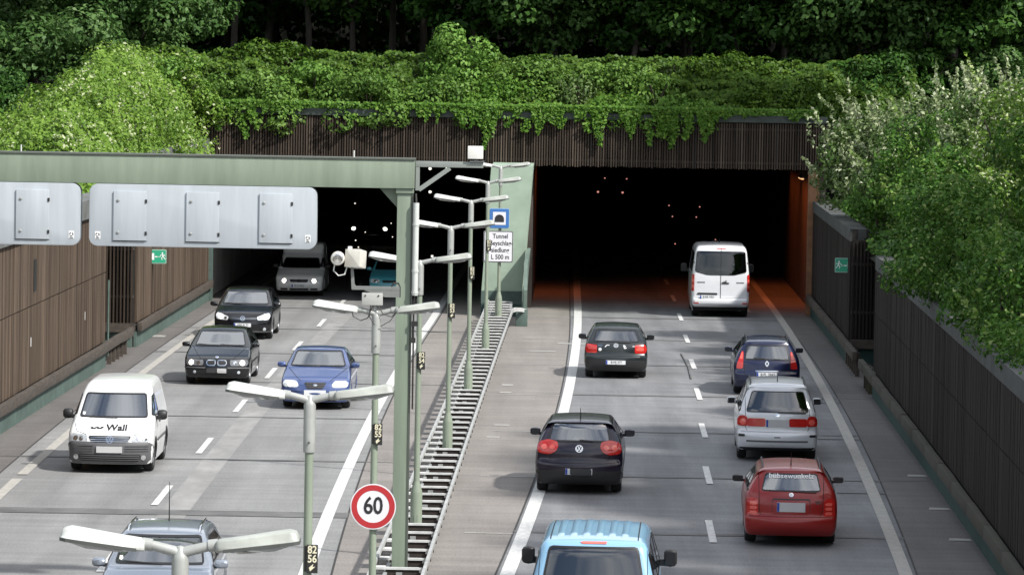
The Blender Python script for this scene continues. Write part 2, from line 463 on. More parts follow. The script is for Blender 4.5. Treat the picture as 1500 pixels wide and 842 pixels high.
    def ring(s, name, poly, side, m, width=.03, off=.008, r0=0., parent=None, step=.05):
        if r0 > 0: poly = round_poly(poly, True, r0)
        b = resample(poly, step, True); i_ = offset_poly(b, -width); n = len(b); V = []
        for (x, z), (x2, z2) in zip(b, i_):
            p, nn = s.hit(x, z, side); q, n2 = s.hit(x2, z2, side)
            V += [p + nn * (off - .01), p + nn * off, q + n2 * off]
        F = []
        for k in range(n):
            a = 3 * k; c = 3 * ((k + 1) % n); F += [(a, c, c + 1, a + 1), (a + 1, c + 1, c + 2, a + 2)]
        return mk(name, V, F, m, parent or s.root, smooth=True, angle=40)
    def line(s, name, pts, side, m, width=.012, off=.004, parent=None):
        b = resample(pts, .05); V = []; n = len(b)
        for i, q in enumerate(b):
            p, n3 = s.hit(q[0], q[1], side)
            d = s.hit(*b[min(i + 1, n - 1)], side)[0] - s.hit(*b[max(i - 1, 0)], side)[0]
            w_ = n3.cross(d).normalized() * width * .5
            V += [p + n3 * off + w_, p + n3 * off - w_]
        return mk(name, V, [(2 * i, 2 * i + 1, 2 * i + 3, 2 * i + 2) for i in range(n - 1)], m, parent or s.root)
    def text(s, name, body, size, side, cx, cz, m, off=.006, sx=1., parent=None, rot=0., **k):
        V, F = text_mesh(body, size, **k); P = []
        for x, y in V:
            p, n = s.hit(cx + x * sx, cz + y, side); P.append(p + n * off)
        return mk(name, P, F, m, parent or s.root)
    def cut(s, poly, side, r0=0.):
        if r0 > 0: poly = round_poly(poly, True, r0)
        s.cuts.append((offset_poly(resample(poly, .04, True), -.018), side))
    def window(s, name, poly, side, g, r0=.04, seal=.032, cut=True):
        if cut: s.cut(poly, side, r0)
        w = s.patch(name, poly, side, g, off=.005, r0=r0, grid=.06, thick=0)
        if seal: s.ring('window_seal', poly, side, M_SEAL, seal, .009, r0, parent=w)
        return w
    def plate(s, side, cx, cz, w=.52, h=.11, m=None, text='', off=.012, band=True, tm=None):
        p0, n0 = s.hit(cx, cz, side); sg = -1 if side == 'R' else 1
        pts = [s.hit(cx + a * w / 2, cz + b * h / 2, side)[0].y for a in (-1, 0, 1) for b in (-1, 1)]
        y = (min(pts) if side == 'R' else max(pts)) + sg * off
        X = (lambda x: x) if side == 'R' else (lambda x: -x)
        b = MB(); xs = sorted((X(cx - w / 2), X(cx + w / 2))); b.box(xs[0], xs[1], min(y, y - sg * .03), max(y, y - sg * .03), cz - h / 2, cz + h / 2)
        o = b.build('number_plate', m or M_PLATE, s.root)
        if band:
            b = MB(); xs = sorted((X(cx - w / 2 + .003), X(cx - w / 2 + .045))); b.box(xs[0], xs[1], min(y + sg * .004, y), max(y + sg * .004, y), cz - h / 2 + .004, cz + h / 2 - .004)
            b.build('blue_band', M_EU, o)
        if text:
            V, F = text_mesh(text, h * .95); mk('lettering', [(X(cx + .02 + x * .8), y + sg * .005, cz + z) for x, z in V], F, tm or M_INK, o)
        return o
    def disc(s, name, cx, cz, r, side, m, off=.01, parent=None, rz=None, depth=.014, n=18):
        p, nn = s.hit(cx, cz, side); sg = -1 if side == 'R' else 1
        up = Vector((0, 0, 1)); rt = up.cross(nn).normalized(); u2 = nn.cross(rt)
        V = []; 
        for d in (off - depth, off):
            for x, z in circle(0, 0, r, n, rz): V.append(p + nn * d + rt * x + u2 * z)
        V.append(p + nn * (off + .003))
        F = [tuple(range(n))[::-1]] + [(n + i, n + (i + 1) % n, 2 * n) for i in range(n)] + [(i, (i + 1) % n, n + (i + 1) % n, n + i) for i in range(n)]
        return mk(name, V, F, m, parent or s.root)
    def strokes(s, name, cx, cz, side, segs, w, m, off=.016, parent=None):
        b = MB()
        for (x0, z0), (x1, z1) in segs:
            p, nn = s.hit(cx, cz, side); up = Vector((0, 0, 1)); rt = (up.cross(nn)).normalized(); u2 = nn.cross(rt)
            if side == 'F' or side == 'R': pass
            A = p + nn * off + rt * x0 + u2 * z0; B = p + nn * off + rt * x1 + u2 * z1
            d = (B - A).normalized(); q = nn.cross(d) * w / 2
            b.add([A - q, B - q, B + q, A + q, A - q - nn * .006, B - q - nn * .006, B + q - nn * .006, A + q - nn * .006], [(0, 1, 2, 3), (0, 4, 5, 1), (1, 5, 6, 2), (2, 6, 7, 3), (3, 7, 4, 0)])
        return b.build(name, m, parent or s.root)
    def badge_vw(s, cx, cz, side, r=.065):
        o = s.disc('emblem', cx, cz, r, side, M_INK, .008)
        k = r
        s.strokes('emblem_letters', cx, cz, side, [((-.42 * k, .8 * k), (-.05 * k, .02 * k)), ((.42 * k, .8 * k), (.05 * k, .02 * k)), ((-.85 * k, .38 * k), (-.42 * k, -.75 * k)), ((-.42 * k, -.75 * k), (0, .05 * k)), ((0, .05 * k), (.42 * k, -.75 * k)), ((.42 * k, -.75 * k), (.85 * k, .38 * k))], .2 * k, M_CHROME, parent=o)
        segs = [((math.cos(a) * k, math.sin(a) * k), (math.cos(a + .35) * k, math.sin(a + .35) * k)) for a in np.arange(0, 6.28, .349)]
        s.strokes('emblem_ring', cx, cz, side, segs, .2 * k, M_CHROME, parent=o)
        return o
    def mirrors(s, y, z, w=.21, h=.15, m=None, out=.03, glass_back=True):
        for sg in (-1, 1):
            x0 = sg * (s.W(y, z) + out); b = MB()
            rings = []
            for t, sc in ((0, .7), (.12, .92), (.5, 1.), (.85, .9), (1, .6)):
                xx = x0 + sg * w * t
                rings.append([(xx, y + (.09 * (1 - t * .3)) * a * sc, z + h * .5 * c * sc + .01) for a, c in ((-1, -.8), (-1, .85), (-.6, 1), (.3, 1), (.95, .55), (1, 0), (.95, -.55), (.3, -1), (-.6, -1))])
            b.loft(rings); o = b.build('door_mirror', m or s.pm, s.root, smooth=True, angle=50)
            a = MB(); a.box(min(x0 - sg * (out + .05), x0 + sg * .03), max(x0 - sg * (out + .05), x0 + sg * .03), y - .03, y + .05, z - h * .42, z - h * .05); a.build('mirror_arm', M_BLACK, o)
            g = MB(); xs = sorted((x0 + sg * w * .12, x0 + sg * w * .88)); g.box(xs[0], xs[1], y - .103, y - .093, z - h * .34, z + h * .40); g.build('mirror_glass', M_MIRR, o)
    def wheels(s, rim=None, wd=.21):
        for ya in s.axles:
            for sg in (-1, 1):
                xw = sg * (s.W(ya, .35) - .015); M = Matrix.Translation((xw - sg * wd, ya, s.wr)) @ Matrix.Rotation(R(90) * sg, 4, 'Y')
                r = s.wr; b = MB(); b.lathe([(r * .58, 0), (r * .9, 0), (r * .985, .025), (r, .05), (r, wd - .05), (r * .985, wd - .025), (r * .9, wd), (r * .66, wd - .004), (r * .64, wd - .03)], 28, M)
                o = b.build('wheel', M_RUBBER, s.root, smooth=True)
                b = MB(); b.lathe([(0, wd - .05), (r * .18, wd - .045), (r * .2, wd - .06), (r * .56, wd - .07), (r * .60, wd - .02), (r * .66, wd - .006)], 28, M)
                for k in range(5):
                    a = 2 * math.pi * k / 5
                    b.box(-.035, .035, r * .12, r * .6, wd - .06, wd - .028, M=M @ Matrix.Rotation(a, 4, 'Z'))
                b.build('rim', rim or M_RIM, o, smooth=True)
    def inside(s, ysc=.75, seat_y=.1, zf=.5, rear=True, van=False, dash=True, hz=None, back_y=None):
        zb = s.zbelt if hasattr(s, 'zbelt') else .95
        w = s.W(0, zb) - .12; b = MB(); y0, y1 = s.y0 + .16, s.y1 - .16
        b.box(-w, w, y0 + .15, y1 - .15, .22, .42)
        b.build('underbody', M_UNDER, s.root)
        b = MB(); b.box(-w + .02, w - .02, y0 + .35, y1 - .9, zf - .08, zf); b.build('cabin_floor', M_SEAT, s.root)
        if dash: b = MB(); b.box(-w + .05, w - .05, ysc, ysc + .55, zb - .32, zb - .04); b.build('dashboard', M_BLACK, s.root, bevel=.05)
        hz = hz or zb + .18
        rows = [seat_y] + ([seat_y - .95] if rear else [])
        for ri, ry in enumerate(rows):
            for x in (-w * .48, w * .48):
                b = MB(); M = Matrix.Translation((x, ry, zf)) @ Matrix.Rotation(R(12), 4, 'X')
                b.box(-.24, .24, -.06, .08, .0, hz - zf - .06, M=M); o = b.build('seat', M_SEAT, s.root, bevel=.04)
                b = MB(); b.box(-.12, .12, -.05, .06, hz - zf - .03, hz - zf + .17, M=M); b.build('headrest', M_SEAT, o, bevel=.03)
        if dash:
            M = Matrix.Translation((-w * .48, ysc - .12, zb - .12)) @ Matrix.Rotation(R(65), 4, 'X')
            V = MB(); n = 18
            V.tube([M @ Vector((.18 * math.cos(2 * math.pi * i / n), .18 * math.sin(2 * math.pi * i / n), 0)) for i in range(n + 1)], .018, 6); V.build('steering_wheel', M_BLACK, s.root, smooth=True)
    def antenna(s, y, h=.22, x=0., lean=-.5):
        p, n = s.hit(x, y, 'T'); b = MB(); b.tube([p + Vector((0, 0, -.01)), p + Vector((0, 0, .03)), p + Vector((0, lean * h, h))], [.016, .01, .005], 6); b.build('antenna', M_BLACK, s.root)
    def roof_rails(s, ya, yb, x, m=None, h=.05):
        for sg in (-1, 1):
            pts = []
            for i in range(9):
                t = i / 8; y = ya + (yb - ya) * t; p, n = s.hit(sg * x, y, 'T'); pts.append(p + Vector((0, 0, -.01 + (h if 0 < i < 8 else 0))))
            b = MB(); b.tube(pts, .018, 8); b.build('roof_rail', m or M_BLACK, s.root, smooth=True)
    def wiper(s, side, x0, z0, x1, z1): return s.line('wiper', [(x0, z0), (x1, z1)], side, M_BLACK, .028, .022)
    def arches(s, m=None):
        for ya in s.axles:
            for side, sg in (('SL', -1), ('SR', 1)):
                V = []; n = 22
                for i in range(n + 1):
                    a = math.pi * (-.06 + 1.12 * i / n)
                    for rr, off in ((s.wr + .015, -.02), (s.wr + .03, .008), (s.wr + .09, .004)):
                        y, z = ya + rr * math.cos(a), s.wr + rr * math.sin(a); V.append((sg * (s.W(y, max(z, .2)) + off), y, z))
                mk('wheel_arch', V, [(3 * i + k, 3 * i + k + 1, 3 * i + k + 4, 3 * i + k + 3) for i in range(n) for k in (0, 1)], m or s.pm, s.root, smooth=True)
    def finish(s, x, y, yaw, front=False):
        V = s.V; keep = []
        hole = []
        for f in s.F:
            c = sum((Vector(V[i]) for i in f), Vector()) / len(f)
            n = (Vector(V[f[1]]) - Vector(V[f[0]])).cross(Vector(V[f[2]]) - Vector(V[f[0]]))
            n = n.normalized() if n.length > 1e-12 else Vector((0, 0, 1))
            drop = False
            if abs(n.x) > .6 and abs(c.x) > .5:
                for ya in s.axles:
                    if (c.y - ya) ** 2 + (c.z - s.wr) ** 2 < (s.wr + .04) ** 2: drop = True; break
            if not drop:
                for poly, side in s.cuts:
                    if side == 'R' and c.y < -.2 and abs(n.y) > .12 and abs(n.x) < .75 and inpoly(c.x, c.z, poly): drop = True
                    elif side == 'F' and c.y > .1 and abs(n.y) > .12 and abs(n.x) < .75 and inpoly(-c.x, c.z, poly): drop = True
                    elif side in ('SL', 'SR') and abs(n.x) > .6 and (c.x > 0) == (side == 'SR') and inpoly(c.y, c.z, poly): drop = True
                    if drop: break
            if not drop: keep.append(f)
        mk('body', V, keep, s.pm, s.root, smooth=True, angle=45)
        # dark inner wheel wells
        for ya in s.axles:
            w = s.W(ya, .5) - .02
            for sg in (-1, 1):
                b = MB(); n = 14
                V2 = []
                for i in range(n + 1):
                    a = math.pi * i / n
                    for xx in (sg * (w - .26), sg * w): V2.append((xx, ya + (s.wr + .05) * math.cos(a), s.wr + (s.wr + .05) * math.sin(a)))
                b.add(V2, [(2 * i, 2 * i + 1, 2 * i + 3, 2 * i + 2) for i in range(n)])
                b.add([(sg * (w - .26), ya + (s.wr + .05) * math.cos(math.pi * i / n), s.wr + (s.wr + .05) * math.sin(math.pi * i / n)) for i in range(n + 1)], [tuple(range(n + 1))])
                b.build('wheel_well', M_UNDER, s.root)
        s.root.location = (x, y, .012); s.root.rotation_euler = (0, 0, yaw)
        return s.root

def sides(c, polys, g=None):
    def ztop(y):
        zs = [a[1] + (b[1] - a[1]) * (y - a[0]) / (b[0] - a[0]) for a, b in zip(c.o, c.o[1:]) if (a[0] - y) * (b[0] - y) <= 0 and abs(a[0] - b[0]) > 1e-9]
        return max(zs) if zs else 0
    def fit(q):
        y, z = q
        while ztop(y) - z < .15 and abs(y) > .05: y -= .02 if y > 0 else -.02
        if ztop(y) - z < .12: z = ztop(y) - .12
        return (y, z)
    polys = [[fit(q) for q in p] for p in polys]
    for p in polys:
        for sd in ('SL', 'SR'): c.window('side_window', p, sd, g or G_CLEAR, .04, .025)
def heading(f, y): return (f(y + 1) - f(y - 1)) / 2
def place_up(c, x, yr, s=1.):      # driving away; yr = where the rear axle touches the road
    c.root.scale = (s, s, s)
    c.finish(x, yr - min(c.axles), -math.atan(heading(L2, yr)))
def place_down(c, x, yf):    # oncoming; yf = where the front axle touches the road
    c.finish(x, yf + max(c.axles), math.pi - math.atan(heading(L5, yf)))

WT_CAR = lambda w, roof, zr, belt=.95: [(0, w * .92), (.2, w * .94), (.34, w * .985), (.6, w), (.78, w * .995), (belt, w * .955), (belt + .06, w * .93), (zr - .06, roof), (zr + .2, roof * .93)]
# ------------------------------------------------------------------ the cars driving away
def hatch_line(c, top, bot, x1, x2, side='R'):
    c.line('tailgate_gap', [(-x1, top), (-x2, bot + .06), (-x2 + .06, bot), (x2 - .06, bot), (x2, bot + .06), (x1, top)], side, M_GAP, .010)

def make_plum_hatch():
    P = paint('plum_black_paint', (.010, .006, .018), .24, coat=.35)
    pr = [(-1.95, .19), (-2.07, .26), (-2.10, .40), (-2.10, .60), (-2.04, .66), (-2.03, .88, .1), (-1.93, 1.02, .04), (-1.60, 1.36, .04), (-1.66, 1.405, .02), (-1.45, 1.445), (-.9, 1.475, .3), (-.1, 1.48, .3), (.35, 1.44, .2), (1.15, .98, .05), (1.3, .96), (1.9, .80, .2), (2.07, .66), (2.1, .45), (2.02, .2)]
    c = Car('hatchback_car', 'very dark purple rounded hatchback with round red tail lights, left tyres on the solid line', 'car', pr, WT_CAR(.88, .63, 1.46, .98), P, (-1.29, 1.29), .32)
    c.zbelt = .98
    c.window('rear_window', sym([(.555, 1.375), (.625, 1.03)]), 'R', G_CLEAR, .05)
    c.window('windscreen', sym([(.57, 1.38), (.69, 1.02)]), 'F', G_CLEAR, .05)
    sides(c, [[(-1.45, 1.02), (-1.15, 1.37), (-.12, 1.41), (-.12, 1.02)], [(-.04, 1.02), (-.04, 1.41), (.4, 1.38), (1.0, 1.03)]])
    hatch_line(c, 1.0, .65, .72, .60)
    for s_ in (1, -1):
        q = [(.43, 1.03), (.62, 1.07), (.80, 1.02), (.845, .92), (.82, .81), (.6, .78), (.47, .84), (.415, .93)]
        l = c.patch('tail_light', q if s_ > 0 else mir(q), 'R', M_RED, .012, .05, .04)
        for x, r in ((.54, .055), (.70, .06)):
            c.disc('reflector', s_ * x, .925, r, 'R', M_REDL, .018, l)
    c.patch('lower_bumper', sym([(.86, .47), (.84, .20)]), 'R', M_BLACK, .008, .05)
    c.line('bumper_edge', [(-.80, .665), (-.5, .64), (.5, .64), (.80, .665)], 'R', P, .05, .012)
    c.plate('R', -.0, .455, .54, .12, M_PLATEW); c.patch('plate_cover', [(-.17, .52), (.25, .52), (.25, .39), (-.17, .39)], 'R', M_PLATED, .045, 0); c.badge_vw(0, .905, 'R', .07)
    p = MB(); c.wiper('R', 0, 1.06, .28, 1.045)
    c.mirrors(.95, .98, m=P); c.wheels(M_RIMD); c.inside(.75, .1); c.antenna(-1.2); c.arches()
    return c

def make_green_hatch():
    P = paint('dark_slate_paint', (.015, .020, .022), .26, coat=.4)
    pr = [(-1.92, .2), (-2.03, .28), (-2.07, .40), (-2.07, .60), (-1.99, .65), (-1.98, .86, .08), (-1.90, .97, .04), (-1.52, 1.33, .06), (-1.40, 1.39), (-.8, 1.44, .3), (0, 1.44, .3), (.35, 1.40, .2), (1.1, .94, .05), (1.25, .92), (1.85, .78, .2), (2.0, .66), (2.07, .45), (2.0, .2)]
    c = Car('hatchback_car', 'dark slate green angular hatchback with squarish dark red tail lights and stickers on its tailgate', 'car', pr, WT_CAR(.8675, .625, 1.42, .94), P, (-1.25, 1.25), .31)
    c.zbelt = .94
    c.window('rear_window', sym([(.55, 1.305), (.635, .985)]), 'R', G_CLEAR, .05)
    c.window('windscreen', sym([(.56, 1.34), (.68, .98)]), 'F', G_CLEAR, .05)
    sides(c, [[(-1.4, .98), (-1.1, 1.33), (-.12, 1.37), (-.12, .98)], [(-.04, .98), (-.04, 1.37), (.38, 1.34), (.95, .99)]])
    hatch_line(c, .96, .62, .52, .50)
    for s_ in (1, -1):
        q = [(.515, .905), (.79, .93), (.845, .80), (.80, .69), (.52, .69)]
        l = c.patch('tail_light', q if s_ > 0 else mir(q), 'R', M_RED, .012, .02, .04)
        q = [(.55, .84), (.76, .85), (.77, .76), (.55, .76)]
        c.patch('reflector', q if s_ > 0 else mir(q), 'R', M_REDL if s_ > 0 else M_RED, .019, .02, .05, l)
    c.patch('lower_bumper', sym([(.86, .50), (.84, .2)]), 'R', M_BLACK, .008, .05)
    c.plate('R', 0, .445, .54, .11, M_PLATEW, 'B\u00b7MJ 377'); c.badge_vw(0, .895, 'R', .06)
    c.disc('sticker', -.435, .79, .045, 'R', M_WHITE, .008)
    c.strokes('sticker', .235, .87, 'R', [((-.02, .05), (.0, -.05)), ((0, -.05), (.05, -.03)), ((-.03, 0), (.03, .02))], .03, M_WHITE, .008)
    c.strokes('sticker', -.26, .89, 'R', [((-.04, -.04), (.01, .02)), ((.01, .02), (.08, .02))], .02, M_WHITE, .008)
    c.strokes('lettering', -.43, .89, 'R', [((-.07, 0), (.06, 0))], .022, M_CHROME, .006)
    c.strokes('lettering', .49, .88, 'R', [((-.04, 0), (.04, 0))], .022, M_CHROME, .006)
    c.wiper('R', 0, .985, .42, .975)
    c.mirrors(.9, .95, m=P); c.wheels(M_RIMD); c.inside(.7, .1); c.arches()
    return c

def make_red_estate():
    P = paint('dark_red_paint', (.27, .011, .009), .3, coat=.35)
    pr = [(-2.1, .2), (-2.2, .28), (-2.26, .38), (-2.26, .52), (-2.20, .575, .03), (-2.19, .83, .08), (-2.12, .99, .05), (-1.86, 1.34, .05), (-1.86, 1.385, .03), (-1.7, 1.42), (-1.0, 1.46, .3), (0, 1.45, .3), (.3, 1.42, .2), (1.08, .97, .05), (1.25, .95), (2.0, .77, .2), (2.18, .62), (2.25, .42), (2.15, .2)]
    c = Car('estate_car', 'dark red estate car with roof rails and white lettering across its rear window', 'car', pr, WT_CAR(.865, .585, 1.44, .96), P, (-1.27, 1.25), .31)
    c.zbelt = .96
    c.window('rear_window', sym([(.475, 1.325), (.55, 1.015)]), 'R', G_CLEAR, .04, .02)
    c.window('windscreen', sym([(.55, 1.36), (.68, 1.0)]), 'F', G_CLEAR, .05)
    sides(c, [[(-1.95, 1.0), (-1.75, 1.3), (-1.1, 1.37), (-1.1, 1.0)], [(-1.02, 1.0), (-1.02, 1.37), (-.12, 1.39), (-.12, 1.0)], [(-.04, 1.0), (-.04, 1.39), (.34, 1.37), (.95, 1.01)]])
    hatch_line(c, 1.3, .57, .60, .58)
    for s_ in (1, -1):
        q = [(.60, .845), (.70, .90), (.79, .86), (.80, .58), (.60, .565)]
        l = c.patch('tail_light', q if s_ > 0 else mir(q), 'R', M_RED, .012, .02, .04)
        for z in (.79, .71, .625):
            q = [(.615, z + .028), (.755, z + .028), (.755, z - .028), (.615, z - .028)]
            c.patch('reflector', q if s_ > 0 else mir(q), 'R', M_REDL, .018, .02, .05, l)
    c.patch('plate_recess', sym([(.35, .89), (.35, .64)]), 'R', M_BLACK, .004, .02)
    c.patch('tailgate_panel', sym([(.34, .862), (.34, .60)]), 'R', P, .007, .02)
    c.plate('R', .0, .735, .52, .17, M_PLATE)
    b = c.disc('emblem', 0, .955, .042, 'R', M_CHROME, .012); c.disc('emblem_centre', 0, .955, .026, 'R', M_WHITE, .016, b)
    c.strokes('lettering', .49, .83, 'R', [((-.05, .015), (.06, .015)), ((-.03, -.02), (.05, -.02))], .018, M_CHROME, .006)
    c.text('lettering', 'h\u00fcbsewunkelz', .115, 'R', 0, 1.275, M_WHITE, .016, sx=1.16, spacing=1.08, bold=.002)
    c.line('bumper_edge', [(-.78, .575), (.78, .575)], 'R', P, .03, .012)
    c.wiper('R', 0, 1.02, .46, 1.0)
    c.mirrors(.95, .95, .2, .13, m=M_BLACK); c.wheels(); c.inside(.7, .1); c.antenna(-1.35, .24); c.roof_rails(-1.6, .1, .53, M_BLACK); c.arches()
    return c

def make_silver_mpv():
    P = paint('silver_paint', (.66, .67, .69), .34, .2)
    pr = [(-2.12, .24), (-2.25, .30), (-2.31, .40), (-2.31, .60), (-2.24, .66, .03), (-2.21, 1.05, .08), (-2.16, 1.1, .04), (-1.94, 1.58, .06), (-1.92, 1.64, .04), (-1.75, 1.69), (-1.0, 1.755, .3), (0, 1.74, .3), (.4, 1.69, .2), (1.55, 1.04, .06), (2.1, .85, .2), (2.28, .6), (2.3, .35), (2.2, .22)]
    c = Car('people_carrier', 'silver people carrier with a full width band of red lamps beside its number plate', 'car', pr, WT_CAR(.905, .64, 1.72, 1.04), P, (-1.42, 1.42), .32)
    c.zbelt = 1.04
    c.window('rear_window', sym([(.57, 1.535), (.70, 1.075)]), 'R', glass_mat('mpv_rear_glass', (.14, .16, .165), 2.3), .05, .02)
    c.window('windscreen', sym([(.60, 1.62), (.76, 1.1)]), 'F', G_CLEAR, .05)
    sides(c, [[(-2.0, 1.08), (-1.85, 1.55), (-1.15, 1.62), (-1.15, 1.08)], [(-1.05, 1.08), (-1.05, 1.63), (.0, 1.65), (.0, 1.08)], [(.08, 1.08), (.08, 1.65), (.5, 1.62), (1.35, 1.12)]])
    hatch_line(c, 1.6, .66, .72, .70)
    for s_ in (1, -1):
        q = [(.26, .95), (.63, .95), (.66, .93), (.66, .77), (.26, .77)]
        c.patch('lamp_band', q if s_ > 0 else mir(q), 'R', M_RED, .010, .015)
        q = [(.655, .96), (.72, 1.01), (.82, 1.0), (.875, .93), (.875, .78), (.655, .77)]
        l = c.patch('tail_light', q if s_ > 0 else mir(q), 'R', M_RED, .016, .04, .04)
        c.disc('reflector', s_ * .755, .865, .07, 'R', M_REDL, .022, l)
        q = [(.71, .60), (.89, .60), (.89, .545), (.71, .545)]
        c.patch('bumper_strip', q if s_ > 0 else mir(q), 'R', M_BLACK, .008, .01)
    c.plate('R', .0, .845, .50, .165, M_PLATE)
    c.disc('emblem', 0, 1.02, .05, 'R', M_CHROME, .012, rz=.036)
    c.line('bumper_step', [(-.68, .45), (.68, .45)], 'R', M_GREYPL, .04, .006)
    c.line('bumper_edge', [(-.8, .665), (.8, .665)], 'R', P, .03, .012)
    c.line('tailgate_handle', [(-.07, .54), (.07, .54)], 'R', M_BLACK, .02, .006)
    c.patch('lower_bumper', sym([(.85, .31), (.84, .24)]), 'R', M_BLACK, .008, .02)
    c.wiper('R', 0, 1.075, .62, 1.06)
    c.mirrors(1.1, 1.08, .2, .16, m=P); c.wheels(M_RIMD); c.inside(1.0, .35, hz=1.22); c.antenna(-1.4, .2); c.roof_rails(-1.7, .4, .60, M_BLACK); c.arches()
    return c

def make_blue_estate():
    P = paint('navy_paint', (.006, .010, .040), .26, coat=.45)
    pr = [(-2.08, .2), (-2.2, .28), (-2.25, .38), (-2.25, .56), (-2.19, .62, .03), (-2.16, .85, .08), (-2.1, .93, .05), (-1.82, 1.33, .06), (-1.78, 1.39, .04), (-1.5, 1.43), (-.9, 1.47, .3), (0, 1.46, .3), (.35, 1.42, .2), (1.15, .96, .05), (1.3, .94), (2.0, .76, .2), (2.18, .62), (2.25, .42), (2.15, .2)]
    c = Car('estate_car', 'dark navy blue estate car with tall upright tail lights, ahead of the silver people carrier', 'car', pr, WT_CAR(.885, .60, 1.44, .94), P, (-1.36, 1.32), .32)
    c.zbelt = .94
    c.window('rear_window', sym([(.53, 1.30), (.60, .92)]), 'R', G_CLEAR, .05)
    c.window('windscreen', sym([(.56, 1.36), (.69, .99)]), 'F', G_CLEAR, .05)
    sides(c, [[(-1.9, .98), (-1.75, 1.3), (-1.1, 1.37), (-1.1, .98)], [(-1.02, .98), (-1.02, 1.38), (-.12, 1.4), (-.12, .98)], [(-.04, .98), (-.04, 1.4), (.38, 1.37), (1.0, 1.0)]])
    for s_ in (1, -1):
        q = [(.61, 1.13), (.655, 1.14), (.78, .82), (.80, .69), (.63, .69)]
        l = c.patch('tail_light', q if s_ > 0 else mir(q), 'R', M_RED, .012, .02, .04)
        q = [(.625, 1.11), (.655, 1.11), (.72, .93), (.64, .93)]
        c.patch('reflector', q if s_ > 0 else mir(q), 'R', M_REDL, .018, .01, .05, l)
    hatch_line(c, .92, .5, .61, .58)
    c.plate('R', 0, .55, .54, .12, M_PLATEW, 'B\u00b7PL 2843')
    c.line('plate_light_bar', [(-.3, .64), (.3, .64)], 'R', M_CHROME, .025, .01)
    e = c.strokes('emblem', 0, .83, 'R', [((0, .075), (.045, 0)), ((.045, 0), (0, -.075)), ((0, -.075), (-.045, 0)), ((-.045, 0), (0, .075))], .026, M_CHROME)
    c.wiper('R', .18, .945, .48, .93); c.wiper('R', -.35, .965, -.05, .955)
    c.mirrors(1.0, .98, .2, .14, m=P); c.wheels(); c.inside(.75, .1); c.roof_rails(-1.6, .2, .54, M_BLACK); c.arches()
    return c

def make_white_van():
    P = paint('van_white_paint', (.68, .69, .71), .4)
    pr = [(-2.5, .34), (-2.64, .40), (-2.70, .46, .03), (-2.70, .60, .03), (-2.62, .66, .03), (-2.6, 1.4, .3), (-2.5, 2.28, .14), (-2.3, 2.42, .2), (.9, 2.42, .4), (1.4, 2.3, .3), (2.1, 1.35, .1), (2.5, 1.1, .1), (2.62, .8), (2.65, .4), (2.5, .3)]
    wt = [(0, .93), (.35, .96), (.5, .985), (.9, .995), (1.3, .985), (1.5, .97), (2.2, .885), (2.45, .80)]
    c = Car('delivery_van', 'tall white van with twin rear doors entering the right tunnel mouth', 'van', pr, wt, P, (-1.62, 1.9), .34, bow=.05, er=.10, crown=.03)
    c.zbelt = 1.4
    c.window('rear_window', sym([(.815, 2.22), (.87, 1.52), (.45, 1.415)]), 'R', G_TINT, .06, .02)
    c.window('windscreen', sym([(.78, 2.2), (.88, 1.45)]), 'F', G_CLEAR, .05)
    sides(c, [[(-2.3, 1.5), (-2.25, 2.15), (-.7, 2.15), (-.7, 1.5)], [(-.6, 1.5), (-.6, 2.15), (.8, 2.15), (.8, 1.5)]], G_TINT)
    c.line('door_gap', [(0, 2.3), (0, .63)], 'R', M_GAP, .018, .010)
    c.line('door_gap', [(-.86, .66), (.86, .66)], 'R', M_GAP, .012, .004)
    for s_ in (1, -1):
        q = [(.885, 1.43), (.955, 1.45), (.97, .87), (.895, .86)]
        l = c.patch('tail_light', q if s_ > 0 else mir(q), 'R', M_RED, .014, .02, .04)
        for z in (1.22, 1.03):
            q = [(.895, z + .06), (.955, z + .06), (.958, z - .05), (.895, z - .05)]
            c.patch('reflector', q if s_ > 0 else mir(q), 'R', M_REDL, .02, .01, .05, l)
        q = [(.72, .50), (.92, .50), (.92, .46), (.72, .46)]
        c.patch('bumper_reflector', q if s_ > 0 else mir(q), 'R', M_RED, .008, .01)
        c.patch('hinge', [(s_ * .90 - .02, 1.86), (s_ * .90 + .02, 1.86), (s_ * .90 + .02, 1.80), (s_ * .90 - .02, 1.80)], 'R', M_GREYPL, .014, 0, .03)
    c.patch('door_handle', [(.04, 1.19), (.29, 1.17), (.29, 1.135), (.04, 1.135)], 'R', M_BLACK, .025, .01, thick=.03)
    e = c.disc('emblem', .15, 1.215, .05, 'R', M_CHROME, .01)
    c.patch('plate_strip', [(-.78, .82), (-.10, .82), (-.10, .76), (-.78, .76)], 'R', M_BLACK, .02, .01)
    c.plate('R', -.43, .685, .52, .11, M_PLATEW, 'B\u00b7AB 1763')
    c.patch('brake_lamp', sym([(.17, 2.325), (.17, 2.295)]), 'R', M_RED, .008, 0)
    for x in (-.66, .66): c.strokes('lettering', x, 1.17, 'R', [((-.13, 0), (.13, 0))], .035, M_GREYPL, .006)
    c.mirrors(1.7, 1.45, .22, .32, m=M_BLACK, out=.08); c.wheels(M_RIMD, .23); c.inside(1.5, .9, .6, hz=1.75); c.arches()
    c.antenna(-.2, .12)
    return c

